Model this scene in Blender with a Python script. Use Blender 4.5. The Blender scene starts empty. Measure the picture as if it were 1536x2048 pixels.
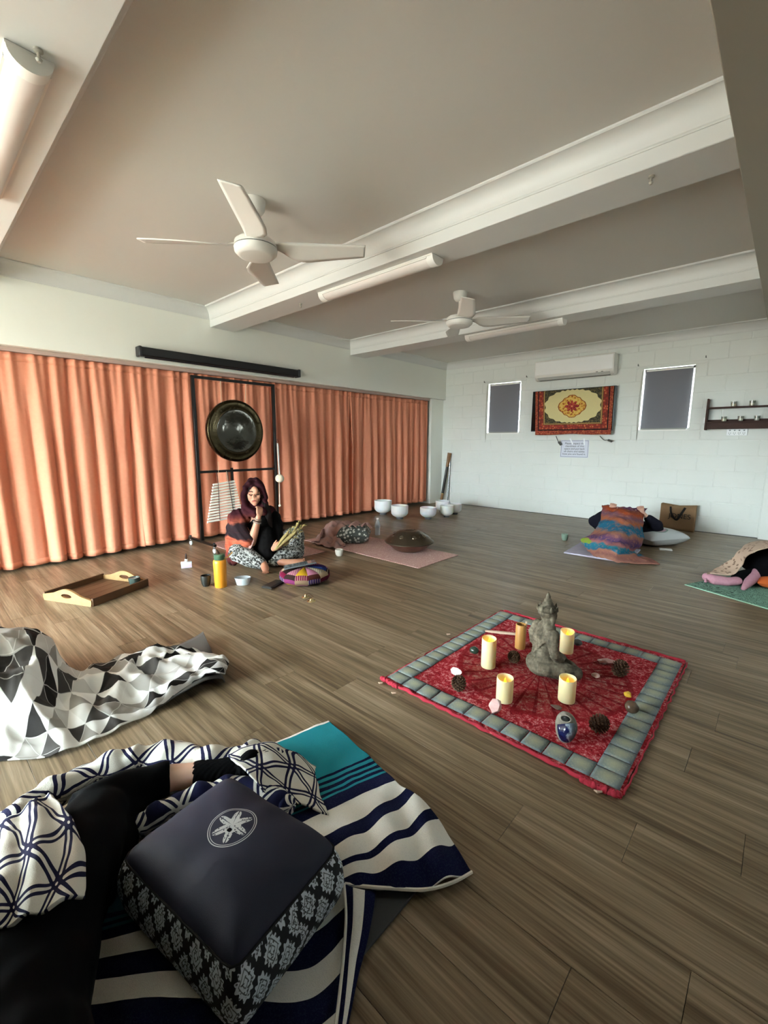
import bpy, bmesh, math, random
from mathutils import Vector, Matrix, noise
from math import pi, sin, cos, sqrt, radians as rad
random.seed(7)
SC = bpy.context.scene
COL = SC.collection

# ------------------------------------------------------------------ camera (calibrated from the room's vanishing points)
FPX = 875.0; CX = 768.0; CY = 1024.0; CAMH = 1.15
ROT = Matrix(((0.7370838652, -0.1097419425, 0.6668313742),
              (0.6757901159, 0.1140187757, -0.7282221076),
              (0.0038852118, 0.9873988175, 0.1582039199)))
cam = bpy.data.cameras.new('camera'); camo = bpy.data.objects.new('camera', cam)
COL.objects.link(camo)
cam.sensor_fit = 'HORIZONTAL'; cam.sensor_width = 36.0; cam.lens = FPX / 1536.0 * 36.0
cam.clip_start = 0.02; cam.clip_end = 200
camo.matrix_world = Matrix.Translation((0, 0, CAMH)) @ ROT.to_4x4()
SC.camera = camo
SC.cycles.use_light_tree = False; SC.cycles.use_adaptive_sampling = True; SC.cycles.adaptive_threshold = 0.05; SC.cycles.max_bounces = 6; SC.cycles.diffuse_bounces = 4; SC.cycles.glossy_bounces = 3; SC.cycles.transmission_bounces = 5; SC.cycles.caustics_reflective = False; SC.cycles.caustics_refractive = False

# ------------------------------------------------------------------ daylight
SKY = 38.0
world = bpy.data.worlds.new('sky'); SC.world = world; world.use_nodes = True
wt = world.node_tree; wt.nodes.clear()
wo = wt.nodes.new('ShaderNodeOutputWorld'); bg = wt.nodes.new('ShaderNodeBackground')
tcw = wt.nodes.new('ShaderNodeTexCoord'); sx = wt.nodes.new('ShaderNodeSeparateXYZ'); wt.links.new(tcw.outputs['Generated'], sx.inputs[0])
hz = wt.nodes.new('ShaderNodeMapRange'); hz.interpolation_type = 'SMOOTHSTEP'; wt.links.new(sx.outputs[2], hz.inputs[0])
hz.inputs[1].default_value = -0.04; hz.inputs[2].default_value = 0.06
wm = wt.nodes.new('ShaderNodeMix'); wm.data_type = 'RGBA'; wt.links.new(hz.outputs[0], wm.inputs[0])
wm.inputs[6].default_value = (0.285, 0.285, 0.27, 1)       # sunlit grass and paving below the horizon
wm.inputs[7].default_value = (0.82, 0.93, 1.0, 1)        # bright hazy sky
wt.links.new(wm.outputs[2], bg.inputs[0]); bg.inputs[1].default_value = SKY
wt.links.new(bg.outputs[0], wo.inputs[0])

def portal(name, loc, size, rot):
    """marks a window opening so the sky outside is sampled through it"""
    l = bpy.data.lights.new(name, 'AREA'); l.shape = 'RECTANGLE'
    l.size, l.size_y = size; l.cycles.is_portal = True
    o = bpy.data.objects.new(name, l); COL.objects.link(o)
    o.location = loc; o.rotation_euler = rot
    return o
# daylight enters through the glazed doors behind the photographer and two small side windows added for gong highlights
portal('opening_glass_door', (-3.3, -3.38, 1.10), (2.8, 2.1), (rad(90), 0, 0))
portal('opening_left_window', (-5.30, -2.05, 1.12), (0.9, 1.6), (rad(90), 0, rad(-90)))
portal('opening_added_side_window', (1.69, 3.42, 1.93), (0.5, 0.54), (rad(90), 0, rad(90)))
portal('opening_added_corner_window', (1.69, 6.3, 1.95), (0.3, 0.5), (rad(90), 0, rad(90)))

SC.view_settings.view_transform = 'Standard'
SC.view_settings.look = 'None'
SC.view_settings.gamma = 1.0
SC.view_settings.use_curve_mapping = False
SC.view_settings.exposure = 1.14

# ------------------------------------------------------------------ measuring: where a sight line meets a level / wall plane
def _ray(u, v):
    return (ROT @ Vector((u - CX, -(v - CY), -FPX))).normalized()
def P(u, v, z=0.0):
    r = _ray(u, v); return Vector((0, 0, CAMH)) + r * ((z - CAMH) / r.z)
def PX(u, v, x):
    r = _ray(u, v); return Vector((0, 0, CAMH)) + r * (x / r.x)
def PY(u, v, y):
    r = _ray(u, v); return Vector((0, 0, CAMH)) + r * (y / r.y)

# ------------------------------------------------------------------ materials
def lin(h):
    if not isinstance(h, str): return tuple(h)[:3]
    v = [int(h[i:i + 2], 16) / 255 for i in (0, 2, 4)]
    return tuple(x / 12.92 if x <= 0.04045 else ((x + 0.055) / 1.055) ** 2.4 for x in v)

class S:
    """a scalar or socket inside a node tree, with arithmetic"""
    def __init__(s, t, k): s.t = t; s.k = k
    def _b(s, op, o, sw=False):
        a, b = (o, s) if sw else (s, o)
        return mth(s.t, op, a, b)
    def __add__(s, o): return s._b('ADD', o)
    def __radd__(s, o): return s._b('ADD', o)
    def __sub__(s, o): return s._b('SUBTRACT', o)
    def __rsub__(s, o): return s._b('SUBTRACT', o, True)
    def __mul__(s, o): return s._b('MULTIPLY', o)
    def __rmul__(s, o): return s._b('MULTIPLY', o)
    def __truediv__(s, o): return s._b('DIVIDE', o)
    def __neg__(s): return s * -1.0
    def gt(s, o): return s._b('GREATER_THAN', o)
    def lt(s, o): return s._b('LESS_THAN', o)
    def min(s, o): return s._b('MINIMUM', o)
    def max(s, o): return s._b('MAXIMUM', o)
    def pow(s, o): return s._b('POWER', o)
    def fl(s): return mth(s.t, 'FLOOR', s)
    def fr(s): return mth(s.t, 'FRACT', s)
    def abs(s): return mth(s.t, 'ABSOLUTE', s)
    def sin(s): return mth(s.t, 'SINE', s)
    def cos(s): return mth(s.t, 'COSINE', s)
    def sqrt(s): return mth(s.t, 'SQRT', s)
    def atan2(s, o): return s._b('ARCTAN2', o)
    def ss(s, a, b):
        n = s.t.nodes.new('ShaderNodeMapRange'); n.interpolation_type = 'SMOOTHSTEP'
        s.t.links.new(s.k, n.inputs[0]); n.inputs[1].default_value = a; n.inputs[2].default_value = b
        return S(s.t, n.outputs[0])
def put(t, sock, val):
    if isinstance(val, S): val = val.k
    if hasattr(val, 'is_output') or isinstance(val, bpy.types.NodeSocket): t.links.new(val, sock)
    elif isinstance(val, (tuple, list)): sock.default_value = tuple(val) + ((1,) if len(val) == 3 and sock.type == 'RGBA' else ())
    elif isinstance(val, str): sock.default_value = lin(val) + (1,)
    else: sock.default_value = val
def mth(t, op, *a):
    n = t.nodes.new('ShaderNodeMath'); n.operation = op
    for i, x in enumerate(a): put(t, n.inputs[i], x)
    return S(t, n.outputs[0])
def xyz(t, v):
    n = t.nodes.new('ShaderNodeSeparateXYZ'); t.links.new(v, n.inputs[0])
    return [S(t, o) for o in n.outputs]
def vec(t, *a):
    n = t.nodes.new('ShaderNodeCombineXYZ')
    for i, x in enumerate(a): put(t, n.inputs[i], x)
    return n.outputs[0]
def UV(t):
    n = t.nodes.new('ShaderNodeTexCoord'); return xyz(t, n.outputs['UV'])[:2]
def OBJ(t):
    n = t.nodes.new('ShaderNodeTexCoord'); return n.outputs['Object']
def POS(t):
    return t.nodes.new('ShaderNodeNewGeometry').outputs['Position']
def RND(t):
    return S(t, t.nodes.new('ShaderNodeObjectInfo').outputs['Random'])
def nz(t, v, scale, detail=3, rough=0.55, dist=0.0):
    n = t.nodes.new('ShaderNodeTexNoise'); t.links.new(v, n.inputs['Vector'])
    n.inputs['Scale'].default_value = scale; n.inputs['Detail'].default_value = detail
    n.inputs['Roughness'].default_value = rough; n.inputs['Distortion'].default_value = dist
    return S(t, n.outputs[0])
def vor(t, v, scale, feature='F1', out=0):
    n = t.nodes.new('ShaderNodeTexVoronoi'); n.feature = feature; t.links.new(v, n.inputs['Vector'])
    n.inputs['Scale'].default_value = scale
    return S(t, n.outputs[out])
def wn(t, v, out=0):
    n = t.nodes.new('ShaderNodeTexWhiteNoise'); n.noise_dimensions = '3D'; t.links.new(v, n.inputs['Vector'])
    return S(t, n.outputs[out])
def mix(t, f, a, b):
    n = t.nodes.new('ShaderNodeMix'); n.data_type = 'RGBA'
    put(t, n.inputs[0], f); put(t, n.inputs[6], lin(a) if isinstance(a, (str, tuple)) else a); put(t, n.inputs[7], lin(b) if isinstance(b, (str, tuple)) else b)
    return S(t, n.outputs[2])
def ramp(t, f, stops, const=False):
    n = t.nodes.new('ShaderNodeValToRGB'); put(t, n.inputs[0], f)
    cr = n.color_ramp; cr.interpolation = 'CONSTANT' if const else 'LINEAR'
    while len(cr.elements) < len(stops): cr.elements.new(0.5)
    for e, (p, c) in zip(cr.elements, sorted(stops, key=lambda x: x[0])):
        e.position = p; e.color = lin(c) + (1,)
    return S(t, n.outputs[0])

MATS = {}
def pm(name, col, rough=0.6, metal=0.0, bump=None, bs=0.3, bd=0.002, spec=0.5, trans=0.0, ior=1.45, sss=0.0, sheen=0.0, emit=None, es=0.0, alpha=1.0, transl=0.0, coat=0.0):
    if name in MATS: return MATS[name]
    m = bpy.data.materials.new(name); m.use_nodes = True; MATS[name] = m
    t = m.node_tree; b = t.nodes['Principled BSDF']; out = t.nodes['Material Output']
    c = col(t) if callable(col) else lin(col)
    put(t, b.inputs['Base Color'], c)
    put(t, b.inputs['Roughness'], rough(t) if callable(rough) else rough)
    b.inputs['Metallic'].default_value = metal; b.inputs['IOR'].default_value = ior
    b.inputs['Specular IOR Level'].default_value = spec
    b.inputs['Transmission Weight'].default_value = trans
    b.inputs['Subsurface Weight'].default_value = sss; b.inputs['Subsurface Radius'].default_value = (0.02, 0.01, 0.006)
    b.inputs['Subsurface Scale'].default_value = 0.5
    b.inputs['Sheen Weight'].default_value = sheen; b.inputs['Coat Weight'].default_value = coat; b.inputs['Alpha'].default_value = alpha
    if emit: b.inputs['Emission Color'].default_value = lin(emit) + (1,); b.inputs['Emission Strength'].default_value = es
    if bump:
        n = t.nodes.new('ShaderNodeBump'); n.inputs['Strength'].default_value = bs; n.inputs['Distance'].default_value = bd
        put(t, n.inputs['Height'], bump(t)); t.links.new(n.outputs[0], b.inputs['Normal'])
    if transl:
        tr = t.nodes.new('ShaderNodeBsdfTranslucent'); put(t, tr.inputs[0], c)
        mx = t.nodes.new('ShaderNodeMixShader'); mx.inputs[0].default_value = transl
        t.links.new(b.outputs[0], mx.inputs[1]); t.links.new(tr.outputs[0], mx.inputs[2]); t.links.new(mx.outputs[0], out.inputs[0])
    return m
def weave(s=900): return lambda t: nz(t, OBJ(t), s, 2)

# ------------------------------------------------------------------ mesh building
class MB:
    def __init__(s): s.v = []; s.f = []; s.uv = {}; s.mi = []
    def add(s, vs, fs, uvs=None, mi=0):
        n = len(s.v); s.v += [Vector(p) for p in vs]
        for f in fs: s.f.append([i + n for i in f]); s.mi.append(mi)
        if uvs:
            for i, q in enumerate(uvs): s.uv[n + i] = q
        return s
    def box(s, c, d, R=None, mi=0):
        c = Vector(c); x, y, z = [k / 2 for k in d]
        vs = [Vector(q) for q in ((-x, -y, -z), (x, -y, -z), (x, y, -z), (-x, y, -z), (-x, -y, z), (x, -y, z), (x, y, z), (-x, y, z))]
        vs = [(R @ q if R else q) + c for q in vs]
        return s.add(vs, [(0, 3, 2, 1), (4, 5, 6, 7), (0, 1, 5, 4), (1, 2, 6, 5), (2, 3, 7, 6), (3, 0, 4, 7)], mi=mi)
    def b2(s, lo, hi, mi=0):
        return s.box([(a + b) / 2 for a, b in zip(lo, hi)], [abs(b - a) for a, b in zip(lo, hi)], mi=mi)
    def bar(s, a, b, w, h, up=(0, 0, 1), mi=0):
        a = Vector(a); b = Vector(b); d = (b - a); L = d.length; d.normalize()
        u = Vector(up); x = d.cross(u)
        if x.length < 1e-4: x = d.cross(Vector((1, 0, 0)))
        x.normalize(); y = x.cross(d)
        R = Matrix((x, d, y)).transposed()
        return s.box((a + b) / 2, (w, L, h), R, mi)
    def tube(s, path, rad_, seg=10, ends=True, rnd=False, ell=None, mi=0, uvs=None):
        path = [Vector(p) for p in path]; n = len(path)
        if not isinstance(rad_, (list, tuple)): rad_ = [rad_] * n
        rad_ = list(rad_)
        if rnd:
            d0 = (path[0] - path[1]).normalized(); d1 = (path[-1] - path[-2]).normalized()
            A = []; RA = []
            for k in (0.98, 0.8, 0.45): A.append(path[0] + d0 * rad_[0] * k); RA.append(rad_[0] * sqrt(1 - k * k))
            B = []; RB = []
            for k in (0.45, 0.8, 0.98): B.append(path[-1] + d1 * rad_[-1] * k); RB.append(rad_[-1] * sqrt(1 - k * k))
            path = A + path + B; rad_ = RA + rad_ + RB; n = len(path)
        vs = []; x = None; L = 0; uv = []
        for i, p in enumerate(path):
            d = (path[min(i + 1, n - 1)] - path[max(i - 1, 0)])
            if d.length < 1e-9: d = Vector((0, 0, 1))
            d.normalize()
            if x is None:
                x = d.cross(Vector((0, 0, 1)))
                if x.length < 1e-3: x = d.cross(Vector((1, 0, 0)))
            x = (x - d * x.dot(d)).normalized(); y = x.cross(d)
            if i: L += (p - path[i - 1]).length
            for k in range(seg):
                a = 2 * pi * k / seg
                e = ell if ell else (1, 1)
                vs.append(p + (x * cos(a) * e[0] + y * sin(a) * e[1]) * rad_[i])
                uv.append((L, k / seg * 2 * pi * rad_[n // 2]))
        fs = [(i * seg + k, i * seg + (k + 1) % seg, (i + 1) * seg + (k + 1) % seg, (i + 1) * seg + k) for i in range(n - 1) for k in range(seg)]
        if ends: fs += [tuple(range(seg))[::-1], tuple(range((n - 1) * seg, n * seg))]
        return s.add(vs, fs, uv if uvs else None, mi)
    def lathe(s, prof, c=(0, 0, 0), seg=24, R=None, mi=0, sq=1.0):
        c = Vector(c); vs = []; fs = []; m = len(prof)
        for r, z in prof:
            for k in range(seg):
                a = 2 * pi * k / seg; q = Vector((r * cos(a), r * sin(a) * sq, z)); vs.append((R @ q if R else q) + c)
        for i in range(m - 1):
            for k in range(seg): fs.append((i * seg + k, i * seg + (k + 1) % seg, (i + 1) * seg + (k + 1) % seg, (i + 1) * seg + k))
        if prof[0][0] > 1e-6: fs.append(tuple(range(seg))[::-1])
        if prof[-1][0] > 1e-6: fs.append(tuple(range((m - 1) * seg, m * seg)))
        return s.add(vs, fs, None, mi)
    def ell(s, c, r, R=None, seg=16, rings=10, mi=0):
        if not isinstance(r, (tuple, list)): r = (r, r, r)
        c = Vector(c); vs = [];
        for i in range(rings + 1):
            th = pi * i / rings
            for k in range(seg):
                a = 2 * pi * k / seg; q = Vector((r[0] * sin(th) * cos(a), r[1] * sin(th) * sin(a), -r[2] * cos(th))); vs.append((R @ q if R else q) + c)
        fs = [(i * seg + k, i * seg + (k + 1) % seg, (i + 1) * seg + (k + 1) % seg, (i + 1) * seg + k) for i in range(rings) for k in range(seg)]
        return s.add(vs, fs, None, mi)
    def prism(s, poly, z0, z1, R=None, c=(0, 0, 0), mi=0):
        n = len(poly); c = Vector(c)
        vs = [Vector((x, y, z0)) for x, y in poly] + [Vector((x, y, z1)) for x, y in poly]
        vs = [(R @ q if R else q) + c for q in vs]
        return s.add(vs, [tuple(range(n))[::-1], tuple(range(n, 2 * n))] + [(i, (i + 1) % n, n + (i + 1) % n, n + i) for i in range(n)], None, mi)
    def grid(s, pts, uvs=None, mi=0, wrap=False):
        m = len(pts); n = len(pts[0]); vs = [p for r in pts for p in r]
        fs = [(i * n + j, i * n + j + 1, (i + 1) * n + j + 1, (i + 1) * n + j) for i in range(m - 1) for j in range(n - 1)]
        if wrap: fs += [(i * n + n - 1, i * n, (i + 1) * n, (i + 1) * n + n - 1) for i in range(m - 1)]
        return s.add(vs, fs, [q for r in uvs for q in r] if uvs else None, mi)
    def build(s, name, mat, parent=None, smooth=True, world=False, bevel=0, sub=0, solid=0, loc=None, fix=True, ang=40):
        me = bpy.data.meshes.new(name)
        off = Vector((0, 0, 0))
        if parent is not None and world: off = parent.matrix_basis.inverted() if False else parent.location
        vs = [p - off for p in s.v]
        me.from_pydata([tuple(p) for p in vs], [], s.f)
        if s.uv:
            l = me.uv_layers.new(name='uv')
            for lp in me.loops: l.data[lp.index].uv = s.uv.get(lp.vertex_index, (0, 0))
        bm = bmesh.new(); bm.from_mesh(me)
        bmesh.ops.dissolve_degenerate(bm, dist=1e-6, edges=bm.edges)
        if fix: bmesh.ops.recalc_face_normals(bm, faces=bm.faces)
        bm.to_mesh(me); bm.free()
        for m in (mat if isinstance(mat, (list, tuple)) else [mat]): me.materials.append(m)
        if isinstance(mat, (list, tuple)) and len(me.polygons) == len(s.mi):
            for p, i in zip(me.polygons, s.mi): p.material_index = i
        if smooth:
            for p in me.polygons: p.use_smooth = True
            if ang: me.set_sharp_from_angle(angle=rad(ang))
        o = bpy.data.objects.new(name, me); COL.objects.link(o)
        if parent is not None: o.parent = parent
        if loc is not None: o.location = loc
        if bevel:
            b = o.modifiers.new('bevel', 'BEVEL'); b.width = bevel; b.segments = 2; b.limit_method = 'ANGLE'; b.angle_limit = rad(40)
        if solid:
            b = o.modifiers.new('solid', 'SOLIDIFY'); b.thickness = solid; b.offset = 0
        if sub:
            b = o.modifiers.new('sub', 'SUBSURF'); b.levels = sub; b.render_levels = sub
        return o

def tag(o, label=None, cat=None, group=None, kind=None):
    if label: o['label'] = label
    if cat: o['category'] = cat
    if group: o['group'] = group
    if kind: o['kind'] = kind
    return o
def thing(name, label, cat, loc=(0, 0, 0), rz=0.0, group=None):
    o = bpy.data.objects.new(name, None); COL.objects.link(o); o.empty_display_size = 0.05
    o.location = loc; o.rotation_euler = (0, 0, rz)
    return tag(o, label, cat, group)
def struct(mb, name, mat, parent=None, **k):
    o = mb.build(name, mat, parent, **k)
    if parent is None: o['kind'] = 'structure'
    return o
def dup(root, loc=None, rz=None, label=None):
    r = root.copy(); COL.objects.link(r)
    if loc is not None: r.location = loc
    if rz is not None: r.rotation_euler = (0, 0, rz)
    if label: r['label'] = label
    for ch in list(root.children):
        c = ch.copy(); COL.objects.link(c); c.parent = r
        for g in ch.children:
            d = g.copy(); COL.objects.link(d); d.parent = c
    return r
def remesh(mb, voxel, smooth=4, bump=None):
    """one continuous skin grown over overlapping limbs and masses"""
    o = mb.build('tmp', pm('tmp', 'ffffff'), fix=True, ang=0)
    r = o.modifiers.new('r', 'REMESH'); r.mode = 'VOXEL'; r.voxel_size = voxel
    if smooth:
        q = o.modifiers.new('s', 'SMOOTH'); q.factor = 0.5; q.iterations = smooth
    dg = bpy.context.evaluated_depsgraph_get()
    me = bpy.data.meshes.new_from_object(o.evaluated_get(dg))
    out = MB(); out.v = [v.co.copy() for v in me.vertices]; out.f = [list(p.vertices) for p in me.polygons]; out.mi = [0] * len(out.f)
    if bump:
        out.v = [v + n_ * bump(v) for v, n_ in zip(out.v, [q.normal.copy() for q in me.vertices])]
    old = o.data; bpy.data.objects.remove(o); bpy.data.meshes.remove(old); bpy.data.meshes.remove(me)
    return out
def cr(p0, p1, p2, p3, t):
    return 0.5 * ((2 * p1) + (p2 - p0) * t + (2 * p0 - 5 * p1 + 4 * p2 - p3) * t * t + (3 * p1 - p0 - 3 * p2 + p3) * t ** 3)
def spline(pts, n):
    pts = [Vector(p) for p in pts]; m = len(pts) - 1; out = []
    for i in range(n):
        s = i / (n - 1) * m; k = min(int(s), m - 1); t = s - k
        out.append(cr(pts[max(k - 1, 0)], pts[k], pts[k + 1], pts[min(k + 2, m)], t))
    return out
def sheet(ctrl, nu, nv, uvsize, wr=0.0, ws=8.0, seed=0, zmin=None, zfn=None):
    """cloth through a grid of control points; returns an MB with arc-length-like uvs (metres)"""
    rows = [spline(r, nu) for r in ctrl]
    cols = [spline([r[j] for r in rows], nv) for j in range(nu)]
    pts = [[cols[j][i] for j in range(nu)] for i in range(nv)]
    out = []
    for i in range(nv):
        row = []
        for j in range(nu):
            p = pts[i][j].copy()
            if wr:
                q = Vector((p.x * ws, p.y * ws, seed)); d = noise.noise(q) * 0.7 + noise.noise(q * 2.3) * 0.4
                p.z += wr * d
                p.x += wr * 0.4 * noise.noise(q + Vector((9, 3, 1))); p.y += wr * 0.4 * noise.noise(q + Vector((2, 7, 5)))
            if zfn: p = zfn(p, i / (nv - 1), j / (nu - 1))
            if zmin is not None and p.z < zmin: p.z = zmin
            row.append(p)
        out.append(row)
    uvs = [[(j / (nu - 1) * uvsize[0], i / (nv - 1) * uvsize[1]) for j in range(nu)] for i in range(nv)]
    return MB().grid(out, uvs)
def textobj(name, body, size, mat, parent, loc, rot, align='CENTER', ext=0.0004):
    c = bpy.data.curves.new(name, 'FONT'); c.body = body; c.size = size; c.align_x = align; c.align_y = 'CENTER'; c.extrude = ext
    c.materials.append(mat)
    o = bpy.data.objects.new(name, c); COL.objects.link(o); o.parent = parent; o.location = loc; o.rotation_euler = rot
    return o
# ================================================================== the room
XH = -4.85      # face of the plastered wall above the curtains
XC = -4.98      # curtain line
YB = 7.0        # block wall
ZC = 2.58       # ceiling
ZB = 2.39       # underside of the beams
SOF = 1.93      # underside of the wall over the curtains
XR = 1.7; YF = -3.4

paint = pm('cream_paint', lambda t: mix(t, nz(t, POS(t), 1.3), 'e5e6dc', 'ebebe3'), 0.55, bump=lambda t: nz(t, POS(t), 60), bs=0.08)
ceilp = pm('ceiling_paint', lambda t: mix(t, nz(t, POS(t), 0.8), 'cfccc5', 'd6d3cc'), 0.8)
beamp = pm('beam_paint', 'd8d8d4', 0.5)
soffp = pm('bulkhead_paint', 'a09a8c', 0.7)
blockp = pm('painted_block', lambda t: mix(t, nz(t, POS(t), 2.2), 'd9dcd6', 'e3e5e0'), 0.6, bump=lambda t: nz(t, POS(t), 45, 5), bs=0.25, bd=0.003)

def woodcol(t):
    p = POS(t); x, y, z = xyz(t, p); r = RND(t)
    v = vec(t, x * 1.1 + r * 13.0, y * 26.0 + r * 31.0, r * 9.0)
    g = nz(t, v, 1.0, 6, 0.62, 0.6)
    v2 = vec(t, x * 0.5 + r * 7.0, y * 7.0 + r * 17.0, r * 5.0)
    g2 = nz(t, v2, 1.0, 3, 0.5, 0.3)
    v3 = vec(t, x * 3.0, y * 130.0, r * 4.0)
    g3 = nz(t, v3, 1.0, 2)
    k = g * 0.56 + g2 * 0.17 + g3 * 0.30 + (r - 0.5) * 0.05
    return ramp(t, k, [(0.34, '3e3327'), (0.46, '64543f'), (0.54, '7b6a54'), (0.62, '8f7e68'), (0.74, 'a89781')])
plankm = pm('vinyl_plank', woodcol, lambda t: nz(t, POS(t), 9) * 0.16 + 0.27, bump=lambda t: nz(t, vec(t, xyz(t, POS(t))[0] * 2.0, xyz(t, POS(t))[1] * 90.0, 0.0), 1.0, 3), bs=0.10, bd=0.001, spec=0.35)
grout = pm('plank_joint', '1d1712', 0.8)

# floor slab and planks -------------------------------------------------
fl = struct(MB().b2((-5.4, YF - 0.1, -0.06), (XR + 0.1, YB + 0.2, -0.006)), 'floor', grout)
PW = 0.1735; PL = 1.225; ROW0 = 1.0470
ends = {-3: 0.35, -2: -0.2305, -1: -0.033, 0: -0.5025, 1: -0.218, 2: 0.0305}
pmesh = None
def plank_mesh(L):
    g = 0.0011; c = 0.0005
    mb = MB()
    x, y = L / 2 - g / 2, PW / 2 - g / 2
    vs = [(-x, -y, -0.006), (x, -y, -0.006), (x, y, -0.006), (-x, y, -0.006), (-x, -y, -c), (x, -y, -c), (x, y, -c), (-x, y, -c),
          (-x + c, -y + c, 0), (x - c, -y + c, 0), (x - c, y - c, 0), (-x + c, y - c, 0)]
    fs = [(8, 9, 10, 11)] + [(a, (a + 1) % 4, 4 + (a + 1) % 4, 4 + a) for a in range(4)] + [(4 + a, 4 + (a + 1) % 4, 8 + (a + 1) % 4, 8 + a) for a in range(4)]
    mb.add(vs, fs); return mb
full = None
def put_plank(x0, x1, yc):
    global full
    L = x1 - x0
    if abs(L - PL) < 1e-4 and full is not None:
        o = full.copy(); COL.objects.link(o)
    else:
        o = plank_mesh(L).build('plank', plankm, fl, smooth=False)
        if abs(L - PL) < 1e-4: full = o
    o.parent = fl; o.location = ((x0 + x1) / 2, yc, 0)
rr = random.Random(3)
far_rows = MB()
for k in range(-40, 36):
    y0 = ROW0 + k * PW
    if y0 + PW > YB + 0.02 or y0 < YF: continue
    e = ends.get(k, rr.uniform(0, PL))
    xlo, xhi = -5.38, XR
    x = e - PL * math.ceil((e - xlo) / PL)
    near = k >= -6 and k <= 35
    while x < xhi:
        a, b = max(x, xlo), min(x + PL, xhi)
        if b - a > 0.02:
            seen = near and a < 0.35 and b > -5.2
            if seen: put_plank(a, b, y0 + PW / 2)
            else:
                m2 = plank_mesh(b - a); far_rows.add([v + Vector(((a + b) / 2, y0 + PW / 2, 0)) for v in m2.v], m2.f)
        x += PL
tag(far_rows.build('plank_rest', plankm, fl, smooth=False), kind='stuff')

# ceiling, beams, bulkhead ---------------------------------------------
struct(MB().b2((-5.4, YF - 0.1, ZC), (XR + 0.1, YB + 0.2, ZC + 0.08)), 'ceiling', ceilp)
BEAMS = [(0.29, 0.58), (2.45, 2.735), (4.56, 4.86)]
for i, (a, b) in enumerate(BEAMS):
    struct(MB().b2((XH - 0.02, a, ZB), (-0.27, b, ZC + 0.01)), ['beam_near', 'beam_middle', 'beam_far'][i], beamp, bevel=0.004)
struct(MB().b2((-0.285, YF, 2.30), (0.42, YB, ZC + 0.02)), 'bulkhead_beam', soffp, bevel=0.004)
def cornice(name, a, b, side):
    """plaster cove running from a to b along the top of a wall; side = unit vector out of the wall"""
    a = Vector(a); b = Vector(b); n = Vector(side)
    prof = [(0, 0.115), (0.006, 0.115), (0.006, 0.108)]
    for k in range(9):
        t = k / 8 * pi / 2; prof.append((0.010 + 0.075 * (1 - cos(t)), 0.104 - 0.090 * sin(t)))
    prof += [(0.092, 0.014), (0.098, 0.008), (0.098, 0), (0, 0)]
    mb = MB(); m = len(prof)
    vs = [a + n * x - Vector((0, 0, z)) for x, z in prof] + [b + n * x - Vector((0, 0, z)) for x, z in prof]
    mb.add(vs, [(i, (i + 1) % m, m + (i + 1) % m, m + i) for i in range(m)] + [tuple(range(m)), tuple(range(m, 2 * m))[::-1]])
    return struct(mb, name, beamp, ang=25)
z = ZC
n_t = 1
for a, b in BEAMS:
    cornice('trim_%d' % n_t, (XH, a, z), (-0.28, a, z), (0, -1, 0)); n_t += 1
    cornice('trim_%d' % n_t, (XH, b, z), (-0.28, b, z), (0, 1, 0)); n_t += 1
cornice('trim_%d' % n_t, (XH, YB, z), (-0.28, YB, z), (0, -1, 0)); n_t += 1
for a, b in ((YF, 0.29), (0.58, 2.45), (2.735, 4.56), (4.86, YB)):
    cornice('trim_%d' % n_t, (XH, a, z), (XH, b, z), (1, 0, 0)); n_t += 1

# wall over the curtains, the recess behind them ------------------------
struct(MB().b2((-5.46, YF, SOF), (XH, YB, ZC + 0.02)).b2((-5.46, 6.64, 0), (-4.905, YB + 0.01, SOF)), 'wall_left', paint, bevel=0.003)
struct(MB().b2((-5.42, YF, 0), (-5.32, -2.5, SOF)).b2((-5.42, -2.5, 0), (-5.32, -1.6, 0.3)).b2((-5.42, -1.6, 0), (-5.32, 6.3, SOF)).b2((-5.42, 6.3, 0), (-5.32, 6.66, SOF)), 'wall_left_outer', paint)
glass = bpy.data.materials.new('window_glass'); glass.use_nodes = True
gt = glass.node_tree; gt.nodes.clear(); go = gt.nodes.new('ShaderNodeOutputMaterial'); gm = gt.nodes.new('ShaderNodeMixShader'); gm.inputs[0].default_value = 0.06
g1 = gt.nodes.new('ShaderNodeBsdfTransparent'); g1.inputs[0].default_value = (0.94, 0.96, 0.95, 1); g2 = gt.nodes.new('ShaderNodeBsdfGlossy'); g2.inputs['Roughness'].default_value = 0.02
gt.links.new(g1.outputs[0], gm.inputs[1]); gt.links.new(g2.outputs[0], gm.inputs[2]); gt.links.new(gm.outputs[0], go.inputs[0])
wfr = pm('window_frame_white', 'e9e8e2', 0.4)
w = struct(MB().b2((-5.40, -2.5, 0.3), (-5.34, -2.46, SOF)).b2((-5.40, -1.64, 0.3), (-5.34, -1.6, SOF)).b2((-5.40, -2.5, 0.3), (-5.34, -1.6, 0.34)), 'window_3', wfr)
MB().b2((-5.375, -2.47, 0.33), (-5.369, -1.63, SOF)).build('pane', glass, w)
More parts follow.
